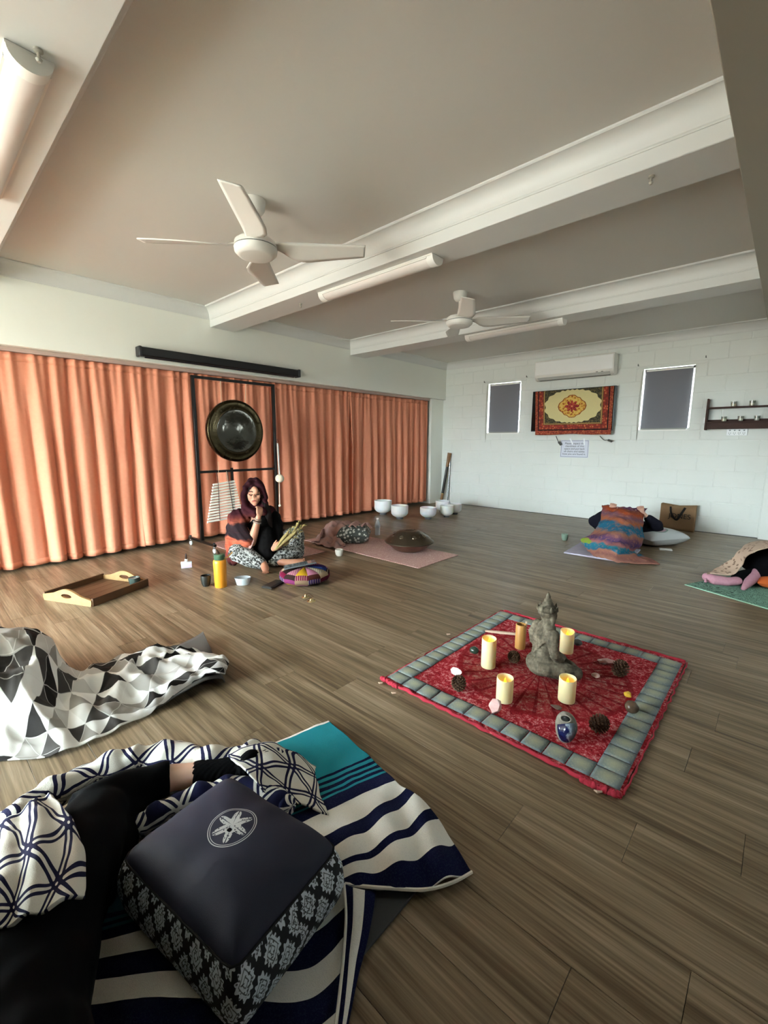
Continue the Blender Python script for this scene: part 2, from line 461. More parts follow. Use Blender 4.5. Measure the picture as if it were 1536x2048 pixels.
# block wall with two small windows --------------------------------------
W1 = (PY(977, 768, YB).x, 1.300, PY(1042, 768, YB).x, 2.150)
W2 = (PY(1288, 738, YB).x, 1.318, PY(1392, 728, YB).x, 2.150)
def cut(rects, h):
    out = []
    for (a, b, c, d) in rects:
        if c <= h[0] or a >= h[2] or d <= h[1] or b >= h[3]: out.append((a, b, c, d)); continue
        if b < h[1]: out.append((a, b, c, h[1]))
        if d > h[3]: out.append((a, h[3], c, d))
        lo, hi = max(b, h[1]), min(d, h[3])
        if a < h[0]: out.append((a, lo, h[0], hi))
        if c > h[2]: out.append((h[2], lo, c, hi))
    return out
wb = MB()
for r in cut(cut([(-5.4, 0, XR, ZC + 0.02)], W1), W2): wb.b2((r[0], YB + 0.004, r[1]), (r[2], YB + 0.16, r[3]))
wall_back = struct(wb, 'wall_back', blockp, smooth=False)
bcache = {}
BW, BH = 0.40, 0.1985
for row in range(13):
    z0 = row * BH
    x = -4.87 - (BW / 2 if row % 2 else 0)
    while x < -0.17:
        a, c = max(x, -4.86), min(x + BW, -0.17)
        if c - a > 0.03:
            for r in cut(cut([(a, z0, c, min(z0 + BH, ZC - 0.01))], W1), W2):
                L, Hh = r[2] - r[0], r[3] - r[1]
                if L < 0.02 or Hh < 0.02: continue
                key = (round(L, 3), round(Hh, 3))
                if key in bcache: o = bcache[key].copy(); COL.objects.link(o)
                else:
                    g = 0.0035
                    mb = MB(); X, Z = L / 2 - g, Hh / 2 - g; q = 0.004
                    vs = [(-X, 0.006, -Z), (X, 0.006, -Z), (X, 0.006, Z), (-X, 0.006, Z), (-X + q, 0, -Z + q), (X - q, 0, -Z + q), (X - q, 0, Z - q), (-X + q, 0, Z - q)]
                    mb.add(vs, [(4, 5, 6, 7)] + [(i, (i + 1) % 4, 4 + (i + 1) % 4, 4 + i) for i in range(4)])
                    o = mb.build('block', blockp, wall_back, smooth=False); bcache[key] = o
                o.parent = wall_back; o.location = ((r[0] + r[2]) / 2, YB + rr.uniform(-0.0012, 0.0004), (r[1] + r[3]) / 2)
        x += BW
struct(MB().b2((-0.165, YB - 0.09, 0), (XR, YB + 0.02, 2.32)), 'wall_pier', blockp, bevel=0.004)
wr_ = MB()
for r in cut(cut([(YF, 0, YB + 0.1, ZC)], (3.17, 1.66, 3.67, 2.2)), (6.15, 1.7, 6.45, 2.2)): wr_.b2((XR, r[0], r[1]), (XR + 0.1, r[2], r[3]))
struct(wr_, 'wall_right', paint)
struct(MB().b2((-1.5, YF, 0), (-1.4, -0.62, ZC)), 'wall_added_light_block', paint)  # unseen wall added to keep window light off the near right floor
# wall behind the photographer with its glazed doors and a window
wf = MB()
D1 = (-4.7, 0.03, -1.9, 2.16)
for r in cut([(-5.4, 0, XR, ZC)], D1): wf.b2((r[0], YF - 0.1, r[1]), (r[2], YF, r[3]))
struct(wf, 'wall_front', paint)
alum = pm('aluminium_frame', '8d8f90', 0.35, metal=0.8)
d = MB()
for x in (-4.7, -3.75, -2.85, -1.95): d.b2((x, YF - 0.08, 0.03), (x + 0.05, YF - 0.02, 2.16))
d.b2((-4.7, YF - 0.08, 2.11), (-1.9, YF - 0.02, 2.16)).b2((-4.7, YF - 0.08, 0.0), (-1.9, YF - 0.02, 0.05))
d = struct(d, 'door_1', alum)
for x in (-4.65, -3.70, -2.80): MB().b2((x, YF - 0.055, 0.05), (x + 0.86, YF - 0.049, 2.11)).build('pane', glass, d)
for nm, ya, yb2, za in (('window_4', 3.17, 3.67, 1.66), ('window_5', 6.15, 6.45, 1.7)):  # unseen windows added in the right wall to put highlights on the gong
    d = struct(MB().b2((XR + 0.03, ya, za), (XR + 0.08, ya + 0.04, 2.2)).b2((XR + 0.03, yb2 - 0.04, za), (XR + 0.08, yb2, 2.2)).b2((XR + 0.03, ya, za), (XR + 0.08, yb2, za + 0.04)).b2((XR + 0.03, ya, 2.16), (XR + 0.08, yb2, 2.2)), nm, wfr)
    MB().b2((XR + 0.05, ya + 0.03, za + 0.03), (XR + 0.056, yb2 - 0.03, 2.17)).build('pane', glass, d)

# the two small windows ---------------------------------------------------
blindm = pm('blind_grey', '75757c', 0.8, bump=lambda t: nz(t, OBJ(t), 700), bs=0.1)
metal = pm('steel', 'b9bcc0', 0.25, metal=1.0)
for i, wn_ in enumerate((W1, W2)):
    x0, z0, x1, z1 = wn_
    w = struct(MB().b2((x0, YB + 0.08, z0), (x0 + 0.03, YB + 0.13, z1)).b2((x1 - 0.03, YB + 0.08, z0), (x1, YB + 0.13, z1)).b2((x0, YB + 0.08, z1 - 0.03), (x1, YB + 0.13, z1)).b2((x0, YB + 0.08, z0), (x1, YB + 0.13, z0 + 0.03)), 'window_%d' % (i + 1), wfr)
    MB().b2((x0 + 0.02, YB + 0.100, z0 + 0.02), (x1 - 0.02, YB + 0.105, z1 - 0.02)).build('pane', glass, w)
    MB().b2((x0, YB + 0.0, z0 - 0.006), (x1, YB + 0.09, z0 + 0.012)).build('window_sill', wfr, w)
    nm = ['beside the pillar end of the block wall', 'between the hung rug and the candle shelf'][i]
    b = thing('roller_blind', 'grey roller blind drawn down the small window ' + nm, 'blind', ((x0 + x1) / 2, YB + 0.03, z1), 0, 'roller blinds on the block wall')
    wv = x1 - x0
    MB().b2((-wv / 2 + 0.018, -0.001, -(z1 - z0) + 0.02), (wv / 2 - 0.022, 0.001, -0.012)).build('blind_fabric', blindm, b)
    MB().tube([(-wv / 2 + 0.03, 0.012, -0.03), (wv / 2 - 0.03, 0.012, -0.03)], 0.016, 12).build('roller', wfr, b)
    MB().b2((-wv / 2 + 0.03, -0.006, -(z1 - z0) + 0.012), (wv / 2 - 0.035, 0.006, -(z1 - z0) + 0.03)).build('bottom_rail', pm('blind_rail', '8c8e86', 0.5), b)
    ch = []
    for k in range(25):
        a = k / 24
        ch.append((-wv / 2 - 0.01 - 0.012 * sin(a * pi * 2) * (1 if a > 0 else 0), -0.045, -0.03 - (z1 - z0 + 0.12) * (1 - abs(2 * a - 1))))
    MB().tube(ch, 0.003, 5).build('chain', pm('chain', 'a7a79b', 0.5), b)
    for sx in (-wv / 2 - 0.07, wv / 2 + 0.10):
        tag(MB().tube([(0, 0, 0), (0, -0.03, 0)], 0.006, 8).tube([(0, -0.028, -0.004), (0, -0.028, 0.02)], 0.005, 6).build('curtain_hook', pm('dark_hook', '55544d', 0.5), loc=((x0 + x1) / 2 + sx, YB, z1 + (0.03 if i == 0 else 0.05) + (0.02 if sx > 0 else 0))),
            'small metal hook on the block wall %s the blind by the %s' % ('before' if sx < 0 else 'past', ['pillar', 'candle shelf'][i]), 'hook', 'old curtain hooks')

# curtains ----------------------------------------------------------------
def curtcol(t):
    u, v = UV(t); n_ = nz(t, OBJ(t), 35, 4); m_ = nz(t, OBJ(t), 260, 2)
    c = mix(t, n_, 'd68669', 'e09677')
    return mix(t, m_.gt(0.62) * 0.25, c, 'e8a98a')
curtm = pm('salmon_curtain', curtcol, 0.75, bump=lambda t: nz(t, OBJ(t), 500, 3), bs=0.2, spec=0.2, transl=0.06)
def curtain(y0, y1, label, seed, hem=0.035, flare=0.0):
    rn = random.Random(seed); L = y1 - y0; nU = max(40, int(L * 75)); nV = 34
    top = 1.886
    ks = []
    nf = max(3, int(L / 0.15))
    # uneven fold centres: many fine gathers at the top merging into fewer deep folds below
    ph = [rn.uniform(0, 6.28) for _ in range(6)]
    pts = []; uv = []
    for i in range(nV):
        tt = i / (nV - 1)            # 0 top .. 1 hem
        row = []; ru = []
        for j in range(nU):
            s = j / (nU - 1); y = y0 + s * L
            wob = 0.55 * sin(y * 1.7 + ph[0]) + 0.35 * sin(y * 3.1 + ph[1])
            th = pi * y / 0.175 + wob * 2.0 + ph[2] + tt * 0.5 * sin(y * 2.3 + ph[5]) + 0.5 * noise.noise(Vector((y * 2.2, tt * 0.8, seed)))
            deep = 2.0 * abs(sin(th)) ** 0.62 - 1.25
            deep2 = sin(2 * pi * y / 0.47 + wob * 1.6 + ph[4])
            fine = sin(2 * pi * y / 0.078 + wob * 3 + ph[3])
            kt = min(1, tt * 2.2); ftop = max(0, 1 - tt * 3.2)
            amp = 0.024 + 0.036 * kt
            d = amp * deep * (0.75 + 0.5 * noise.noise(Vector((y * 3.3, 2.0, seed)))) + 0.016 * kt * deep2 + 0.010 * (0.25 + 0.75 * ftop) * fine
            d += 0.006 * noise.noise(Vector((y * 6, tt * 5, seed)))
            x = XC + 0.02 + d + 0.035 * tt * flare
            zb = hem + 0.018 * sin(y * 2.1 + ph[1]) * 0.6 + 0.010 * noise.noise(Vector((y * 3, 1, seed)))
            zz = top - (top - zb) * tt
            row.append(Vector((x, y + 0.012 * kt * sin(2 * pi * y / 0.235 * 0.5 + ph[0]), zz))); ru.append((y, zz))
        pts.append(row); uv.append(ru)
    c = Vector((XC, (y0 + y1) / 2, 0))
    r = thing('curtain', label, 'curtain', c, 0, 'salmon curtains along the wall')
    MB().grid(pts, uv).build('curtain_fabric', curtm, r, world=True, solid=0.002, ang=0)
    hemrow = [[p + Vector((0.0035, 0, 0.0)) for p in pts[-1]], [p + Vector((0.0035, 0, 0.045)) for p in pts[-1]]]
    hb = MB().grid([[p + Vector((0.002, 0, 0)) for p in pts[-2]], [p + Vector((0.002, 0, 0)) for p in pts[-1]]]); hb.build('hem', curtm, r, world=True, solid=0.003, ang=0)
    tb = MB().grid([[p + Vector((0.003, 0, 0.004)) for p in pts[0]], [p + Vector((0.003, 0, -0.01)) for p in pts[1]]]); tb.build('heading_tape', curtm, r, world=True, solid=0.002, ang=0)
    return r
yb = [PX(270, 900, XC).y, PX(548, 900, XC).y, PX(700, 900, XC).y]
curtain(-1.15, yb[0] + 0.015, 'widest salmon curtain panel, farthest from the block wall, behind the wooden tray', 11)
curtain(yb[0] - 0.025, yb[1] + 0.03, 'salmon curtain panel hanging directly behind the gong stand', 23, hem=0.05)
curtain(yb[1] - 0.02, yb[2] + 0.04, 'salmon curtain panel between the gong stand and the crystal bowls', 37, hem=0.05)
curtain(yb[2] - 0.03, 6.57, 'last salmon curtain panel, ending beside the white pillar', 41, hem=0.045)
tag(MB().b2((XC - 0.03, -1.2, 1.893), (XC + 0.055, 6.6, SOF)).build('curtain_rail', pm('rail_mauve', 'b39a8f', 0.5), bevel=0.004), 'long mauve-beige curtain rail under the plastered wall', 'curtain rail')
# ================================================================== ceiling fans
white = pm('white_plastic', 'e8e5de', 0.35)
fanm = pm('fan_white', 'e2dfd8', 0.4)
dark = pm('black_metal', '15120f', 0.35, metal=0.4)
black = pm('black_plastic', '0f0f10', 0.4)
def fan(loc, ang, label):
    r = thing('ceiling_fan', label, 'ceiling fan', loc, 0, 'white ceiling fans')
    MB().lathe([(0.0, 0), (0.068, 0), (0.068, -0.012), (0.060, -0.055), (0.045, -0.075), (0.018, -0.082), (0.0, -0.082)], seg=28).build('canopy', fanm, r)
    MB().tube([(0, 0, -0.078), (0, 0, -0.215)], 0.0125, 14).build('downrod', fanm, r)
    hub = MB().lathe([(0.0, -0.200), (0.03, -0.200), (0.05, -0.212), (0.105, -0.222), (0.124, -0.236), (0.128, -0.262), (0.122, -0.2635), (0.122, -0.267), (0.129, -0.269), (0.126, -0.292), (0.105, -0.312), (0.090, -0.315), (0.0, -0.317)], seg=40).build('motor_housing', fanm, r, ang=50)
    MB().lathe([(0.1235, -0.2630), (0.1250, -0.2634), (0.1250, -0.2672), (0.1235, -0.2676)], seg=40).build('groove', pm('fan_groove', '5b605e', 0.5), hub)
    for k in range(4):
        a = ang + k * pi / 2
        st = [(0.095, 0.034, 0.0), (0.13, 0.033, 0.1), (0.16, 0.038, 0.26), (0.20, 0.056, 0.32), (0.25, 0.070, 0.31), (0.32, 0.074, 0.28), (0.45, 0.066, 0.24), (0.56, 0.059, 0.21), (0.655, 0.052, 0.19), (0.668, 0.048, 0.19)]
        rows = []
        for rr_, hw, tw in st:
            row = []
            for j in range(7):
                e0 = -0.036 - 0.012 * min(1, max(0, (rr_ - 0.12) / 0.5)); w_ = e0 + (2 * hw + 0.002 * j) * j / 6
                zz = -0.252 - w_ * sin(tw) * 1.1 - 0.10 * (w_ * w_) * (1 if rr_ > 0.18 else 0)
                row.append(Vector((rr_ * cos(a) - w_ * cos(tw) * sin(a), rr_ * sin(a) + w_ * cos(tw) * cos(a), zz)))
            rows.append(row)
        MB().grid(rows).build('blade', fanm, r, solid=0.006, ang=50)
    return r
fan((-2.535, 1.60, ZC), rad(48), 'large white four-blade ceiling fan hanging in the bay nearest the photographer')
fan((-2.51, 3.82, ZC), rad(38), 'smaller-looking white four-blade ceiling fan between the two far beams')

# fluorescent battens ------------------------------------------------------
diff = pm('diffuser', lambda t: mix(t, nz(t, OBJ(t), 3), 'd9d2cc', 'e2dcd6'), 0.3)
def batten(x0, x1, yc, label):
    L = x1 - x0; r = thing('fluorescent_light', label, 'ceiling light', ((x0 + x1) / 2, yc, ZB), 0, 'fluorescent battens under the beams')
    MB().b2((-L / 2, -0.066, -0.012), (L / 2, 0.066, 0)).build('base_plate', white, r, bevel=0.003)
    def half(xa, xb, w_, h_):
        mb = MB(); n = 14; vs = []
        for x in (xa, xb):
            for k in range(n + 1):
                t = pi * k / n; vs.append((x, w_ * cos(t), -0.010 - h_ * sin(t)))
        m = n + 1
        mb.add(vs, [(k, k + 1, m + k + 1, m + k) for k in range(n)] + [tuple(range(m))[::-1], tuple(range(m, 2 * m)), (0, m, m + n, n)])
        return mb
    half(-L / 2 + 0.05, L / 2 - 0.05, 0.058, 0.048).build('diffuser', diff, r)
    for s_ in (-1, 1): half(s_ * L / 2, s_ * (L / 2 - 0.055), 0.062, 0.052).build('end_cap', white, r)
    for s_ in (-1, 1): MB().b2((-L / 2 + 0.05, s_ * 0.060 - 0.004, -0.022), (L / 2 - 0.05, s_ * 0.060 + 0.004, -0.008)).build('side_rail', white, r)
    return r
batten(-3.16, -1.945, 0.425, 'fluorescent batten light under the beam nearest the photographer, cut by the picture edge')
batten(-3.075, -1.885, 2.585, 'fluorescent batten light under the middle beam beside the large fan')
batten(-2.96, -1.82, 4.69, 'fluorescent batten light under the farthest beam')
for (u, v, nm) in ((76, 99, 'beside the end of the nearest light'), (601, 607, 'between the curtain wall and the middle light'), (1303, 352, 'on the dim end of the middle beam')):
    p = P(u, v, ZB)
    tag(MB().lathe([(0, 0), (0.014, 0), (0.014, -0.006), (0.005, -0.010), (0.005, -0.022), (0.010, -0.028), (0.006, -0.036), (0, -0.037)], seg=12).build('ceiling_hook', pm('dull_hook', 'a9a497', 0.5), loc=p),
        'small round hook under a beam, ' + nm, 'hook', 'hooks under the beams')

# ------------------------------------------------------------------ projector screen case
c0, c1 = PX(279, 705, -4.79), PX(596, 745, -4.79)
zc = (PX(279, 705, -4.79).z + PX(596, 745, -4.79).z) / 2
r = thing('projector_screen', 'long black rolled-up projector screen case on the plastered wall', 'projector screen', (-4.80, (c0.y + c1.y) / 2, zc))
L = c1.y - c0.y
MB().b2((-0.05, -L / 2, -0.045), (0.045, L / 2, 0.042)).build('case', black, r, bevel=0.012)
MB().tube([(0.0, -L / 2 + 0.05, -0.046), (0.0, L / 2 - 0.06, -0.046)], 0.012, 10).build('bottom_bar', pm('navy_black', '14141f', 0.35), r)
for s_ in (-1, 1): MB().b2((-0.052, s_ * L / 2 - 0.015, -0.05), (0.05, s_ * L / 2 + 0.015, 0.047)).build('end_cap', pm('endcap', '232326', 0.4), r, bevel=0.008)

# ------------------------------------------------------------------ air conditioner
xa, xb = PY(1069, 740, 6.8).x, PY(1227, 735, 6.8).x
za, zb_ = PY(1145, 755, 6.8).z, PY(1145, 714, 6.8).z
r = thing('air_conditioner', 'white wall-mounted split air conditioner above the hung rug', 'air conditioner', ((xa + xb) / 2, YB, za))
hw = (xb - xa) / 2; hh = zb_ - za
prof = [(0, 0.02), (-0.07, 0.0), (-0.14, 0.012), (-0.178, 0.04), (-0.192, 0.08), (-0.196, hh - 0.03), (-0.185, hh), (0, hh)]
mb = MB(); m = len(prof)
vs = [(-hw, y, zz) for y, zz in prof] + [(hw, y, zz) for y, zz in prof]
mb.add(vs, [(i, (i + 1) % m, m + (i + 1) % m, m + i) for i in range(m)] + [tuple(range(m)), tuple(range(m, 2 * m))[::-1]])
body = mb.build('body', white, r, bevel=0.006, ang=35)
MB().b2((-hw + 0.012, -0.202, 0.075), (hw - 0.012, -0.192, hh - 0.02)).build('front_panel', pm('ac_panel', 'f0f0ee', 0.3), r, bevel=0.006)
MB().box((0, -0.165, 0.022), (2 * hw - 0.10, 0.055, 0.006), Matrix.Rotation(-0.65, 3, 'X')).build('louvre', pm('ac_louvre', 'c9cbc8', 0.4), r)
MB().box((0, -0.115, 0.004), (2 * hw - 0.12, 0.05, 0.010)).build('outlet', pm('ac_dark', '55584f', 0.6), r)
for dx in (0.23, 0.16): MB().b2((hw - dx, -0.197, 0.045), (hw - dx + 0.025, -0.19, 0.053)).build('indicator', pm('ind', '77796f', 0.5), r)

# ------------------------------------------------------------------ television with a small Persian rug hung over it
tl, tr = PY(1065, 800, 6.90), PY(1230, 800, 6.90)
tz0, tz1 = PY(1150, 862, 6.90).z, PY(1150, 777, 6.90).z
r = thing('television', 'black wall television almost covered by the hung rug', 'television', ((tl.x + tr.x) / 2, YB, (tz0 + tz1) / 2))
hw = (tr.x - tl.x) / 2; hh = (tz1 - tz0) / 2
MB().b2((-hw, -0.100, -hh), (hw, -0.045, hh)).build('housing', pm('tv_slate', '2b3138', 0.35), r, bevel=0.004)
MB().b2((-hw + 0.008, -0.102, -hh + 0.012), (hw - 0.008, -0.099, hh - 0.008)).build('screen', pm('tv_glass', '08080a', 0.12), r)
MB().b2((-0.2, -0.046, -0.12), (0.2, -0.004, 0.12)).build('wall_bracket', dark, r)
def rugcol(t):
    u, v = UV(t)                      # u 0..1.2, v 0..0.68 (0 at bottom), centre of medallion high up
    x = u - 0.60; y = v - 0.43
    cell = vec(t, u * 1.0, v * 1.0, 0.0)
    fine = vor(t, cell, 46.0); fine2 = vor(t, cell, 30.0); n_ = nz(t, cell, 60, 3)
    th = y.atan2(x)
    rr_ = ((x / 0.245) * (x / 0.245) + (y / 0.185) * (y / 0.185)).sqrt()
    diamond = (x / 0.27).abs() + (y / 0.21).abs()
    med = (rr_ * 0.6 + diamond * 0.5) + (th * 12.0).cos() * 0.03
    field = ((x / 0.42).abs().pow(2.4) + (y / 0.245).abs().pow(2.4)) + (th * 22.0).cos() * 0.06
    cream = mix(t, n_, 'd9cc8e', 'cdbf92')
    spand = ramp(t, fine, [(0.0, '9a8a58'), (0.25, '4a4632'), (0.5, '26271f'), (0.8, '6d5f3c')])
    c = mix(t, field.gt(1.0), cream, spand)
    medc = ramp(t, fine2, [(0.0, '5a2014'), (0.22, '9c4a1e'), (0.45, 'cf9a3e'), (0.75, 'd8b45e')])
    c = mix(t, med.lt(1.0), c, medc)
    c = mix(t, med.lt(1.0) * med.gt(0.93), c, '8a4a1a')
    star = rr_ - ((th * 4.0).cos().abs()) * 0.22
    c = mix(t, star.lt(0.25), c, ramp(t, fine, [(0.0, '2a0f12'), (0.4, '8c1f22'), (0.8, 'b2452f')]))
    c = mix(t, rr_.lt(0.12), c, 'a6362c'); c = mix(t, rr_.lt(0.05), c, 'd9a06a')
    # borders
    e = u.min(1.2 - u).min(v)
    band = ramp(t, fine2, [(0.0, 'd8b070'), (0.18, 'c06a3c'), (0.40, '9a3426'), (0.85, '6d2a20')])
    c = mix(t, e.lt(0.175), c, band)
    c = mix(t, e.lt(0.175) * e.gt(0.155), c, 'b08a50')
    c = mix(t, e.lt(0.162) * e.gt(0.156), c, '2a2016')
    c = mix(t, e.lt(0.085) * e.gt(0.066), c, '1a0f0d')
    c = mix(t, e.lt(0.060), c, ramp(t, fine, [(0.0, 'd09a62'), (0.3, 'a85034'), (0.8, '7c2e24')]))
    return c
rugm = pm('persian_rug', rugcol, 0.85, bump=lambda t: nz(t, OBJ(t), 500), bs=0.3)
ul, ur = PY(1071, 785, 6.885), PY(1228, 772, 6.885)
top = (ul.z + ur.z) / 2; bl_, br_ = PY(1071, 870, 6.885), PY(1222, 870, 6.885)
rows = []
rows.append([Vector((ul.x + (ur.x - ul.x) * k / 4, 6.965, top - 0.002)) for k in range(5)])
rows.append([Vector((ul.x + (ur.x - ul.x) * k / 4, 6.895, top + 0.004)) for k in range(5)])
for q in (0.06, 0.35, 0.7, 1.0):
    zz = top + (bl_.z - top) * q
    rows.append([Vector((ul.x + (bl_.x - ul.x) * q + ((ur.x + (br_.x - ur.x) * q) - (ul.x + (bl_.x - ul.x) * q)) * k / 4, 6.886 - 0.012 * q * (1 if k in (0, 4) else 0.2), zz + (0.012 * q if k in (2,) else 0))) for k in range(5)])
mb = sheet(rows, 50, 36, (1.2, -0.68 * 1.06), 0.002, 9)
mb.uv = {k: (q[0], 0.68 * (mb.v[k].z - bl_.z) / (top - bl_.z)) for k, q in mb.uv.items()}
tag(mb.build('hung_rug', rugm, solid=0.006, ang=0), 'small red and cream medallion rug hung over the wall television', 'rug')
# loose cables below
for k, pts in enumerate(([(1112, 872), (1117, 884), (1122, 890)], [(1200, 872), (1208, 880), (1216, 880), (1224, 883)])):
    tag(MB().tube(spline([PY(u, v, 6.94) for u, v in pts], 12), 0.006, 6).tube([PY(*pts[-2], 6.94), PY(*pts[-1], 6.94)], 0.016, 8).build('cable', pm('cable_grey', '4a4a45', 0.6)),
        ['short grey cable hanging beside the paper notice', 'short grey plug and cable hanging under the corner of the hung rug'][k], 'cable', 'television cables')
# notice
n0, n1 = PY(1122, 880, 6.99), PY(1176, 916, 6.99)
r = thing('paper_notice', 'laminated paper notice with five lines of text taped under the hung rug', 'notice', ((n0.x + n1.x) / 2, 6.992, (n0.z + n1.z) / 2))
w_, h_ = n1.x - n0.x, n0.z - n1.z
MB().b2((-w_ / 2, -0.001, -h_ / 2), (w_ / 2, 0.001, h_ / 2)).build('sheet', pm('paper', 'd3d6e2', 0.35), r)
bd = MB(); q = 0.012
for a, b in (((-w_ / 2 + q, h_ / 2 - q), (w_ / 2 - q, h_ / 2 - q)), ((-w_ / 2 + q, -h_ / 2 + q), (w_ / 2 - q, -h_ / 2 + q)), ((-w_ / 2 + q, h_ / 2 - q), (-w_ / 2 + q, -h_ / 2 + q)), ((w_ / 2 - q, h_ / 2 - q), (w_ / 2 - q, -h_ / 2 + q))):
    bd.bar((a[0], -0.0016, a[1]), (b[0], -0.0016, b[1]), 0.005, 0.001, up=(0, 1, 0)) if False else bd.b2((min(a[0], b[0]) - 0.0025, -0.0018, min(a[1], b[1]) - 0.0025), (max(a[0], b[0]) + 0.0025, -0.001, max(a[1], b[1]) + 0.0025))
bd.build('printed_border', pm('ink_grey', '6d7486', 0.6), r)
ink = pm('ink', '23283a', 0.7)
for k, line in enumerate(('Please respect the', 'cleanliness of this', 'space and put back', 'all chairs and tables', 'how you are found it.')):
    textobj('lettering', line, h_ * 0.148, ink, r, (0, -0.0022, h_ * 0.30 - k * h_ * 0.15), (pi / 2, 0, 0))
tape = pm('clear_tape', 'f4f7fb', 0.15)
for x, y, a in ((-w_ * 0.12, h_ * 0.42, 0.5), (w_ * 0.33, h_ * 0.40, 0.1)):
    MB().box((x, -0.003, y), (0.02, 0.0008, 0.10), Matrix.Rotation(-a, 3, 'Y')).build('tape', tape, r)

# ------------------------------------------------------------------ candle shelf and the power plates
shw = pm('dark_walnut', lambda t: mix(t, nz(t, OBJ(t), 18, 4), '2c1a14', '46291f'), 0.6, spec=0.3)
s0 = PY(1416, 800, 6.85); zlo, zmid, ztop, zbot = PY(1480, 842, 6.86).z, PY(1480, 842, 6.86).z, PY(1480, 812, 6.86).z, PY(1420, 860, 6.86).z
zend = PY(1421, 797, 6.86).z
SX0 = s0.x; SX1 = -0.175
r = thing('wall_shelf', 'dark walnut two-tier wall shelf holding small glass candles', 'shelf', ((SX0 + SX1) / 2, YB, zbot))
L = SX1 - SX0
for s_ in (-1, 1):
    MB().b2((s_ * L / 2 - 0.009, -0.135, 0.0), (s_ * L / 2 + 0.009, 0, zend - zbot)).build('end_panel', shw, r, bevel=0.006)
MB().b2((-L / 2, -0.13, ztop - zbot - 0.018), (L / 2, -0.005, ztop - zbot)).build('shelf_board', shw, r, bevel=0.002)
MB().b2((-L / 2, -0.13, zlo - zbot - 0.018), (L / 2, -0.005, zlo - zbot)).build('shelf_board', shw, r, bevel=0.002)
MB().b2((-L / 2, -0.115, 0.012), (L / 2, -0.098, zlo - zbot - 0.018)).build('apron', shw, r, bevel=0.002)
MB().b2((-L / 2, -0.012, 0.10), (L / 2, 0, 0.13)).build('back_rail', shw, r)
def thin_glass(name, tint, gl):
    m = bpy.data.materials.new(name); m.use_nodes = True; t = m.node_tree; t.nodes.clear()
    o = t.nodes.new('ShaderNodeOutputMaterial'); x = t.nodes.new('ShaderNodeMixShader'); x.inputs[0].default_value = gl
    a = t.nodes.new('ShaderNodeBsdfTransparent'); a.inputs[0].default_value = tint + (1,); b = t.nodes.new('ShaderNodeBsdfGlossy'); b.inputs['Roughness'].default_value = 0.05
    t.links.new(a.outputs[0], x.inputs[1]); t.links.new(b.outputs[0], x.inputs[2]); t.links.new(x.outputs[0], o.inputs[0]); return m
clear = thin_glass('clear_glass', (0.86, 0.88, 0.86), 0.12)
wax = pm('white_wax', 'efe9cf', 0.5, sss=0.3)
gl = None
for (u, v, zt, lab) in ((1467, 809, ztop, 'small glass candle on the upper shelf board, nearer the shelf end'), (1505, 804, ztop, 'small glass candle on the upper shelf board, nearer the room corner'),
                        (1448, 839, zlo, 'small glass candle on the lower shelf board, first from the shelf end'), (1481, 838, zlo, 'small glass candle in the middle of the lower shelf board'), (1514, 837, zlo, 'small glass candle on the lower shelf board nearest the room corner')):
    x = PY(u, v, 6.93).x
    if gl is None:
        gl = thing('glass_candle', lab, 'candle', (x, 6.93, zt), 0, 'candles on the wall shelf')
        MB().lathe([(0, 0.001), (0.026, 0.001), (0.032, 0.062), (0.0295, 0.062), (0.0245, 0.005), (0, 0.005)], seg=18).build('glass_cup', clear, gl)
        MB().lathe([(0, 0.006), (0.023, 0.006), (0.0265, 0.034), (0, 0.035)], seg=18).build('wax', wax, gl)
        MB().tube([(0, 0, 0.034), (0.001, 0, 0.043)], 0.001, 5).build('wick', black, gl)
    else: dup(gl, (x, 6.93, zt), None, lab)
p0, p1 = PY(1454, 858, 6.985), PY(1494, 871, 6.985)
r = thing('power_outlet', 'white four-gang power outlet plate below the candle shelf', 'power outlet', ((p0.x + p1.x) / 2, YB, (p0.z + p1.z) / 2))
w_, h_ = p1.x - p0.x, p0.z - p1.z
MB().b2((-w_ / 2, -0.022, -h_ / 2), (w_ / 2, -0.0, h_ / 2)).build('plate', pm('outlet_white', 'eef0f0', 0.3), r, bevel=0.004)
for k in range(4):
    x = (-1.5 + k) * w_ / 4.4
    MB().b2((x - 0.008, -0.027, h_ * 0.18), (x + 0.008, -0.021, h_ * 0.36)).build('switch', pm('outlet_grey', '8f9694', 0.4), r, bevel=0.002)
    MB().b2((x - 0.011, -0.0235, -h_ * 0.22), (x - 0.007, -0.0215, -h_ * 0.02)).b2((x + 0.007, -0.0235, -h_ * 0.22), (x + 0.011, -0.0215, -h_ * 0.02)).b2((x - 0.002, -0.0235, -h_ * 0.40), (x + 0.002, -0.0215, -h_ * 0.25)).build('socket', pm('outlet_slot', '6f7775', 0.5), r)
p = PY(1412, 841, 6.99)
tag(MB().b2((-0.014, -0.02, -0.035), (0.014, 0, 0.035)).b2((-0.006, -0.026, -0.012), (0.006, -0.018, 0.012)).build('light_switch', pm('outlet_white', 'eef0f0', 0.3), loc=(p.x - 0.01, YB, p.z), bevel=0.003), 'tiny white switch plate tucked against the end of the candle shelf', 'switch')
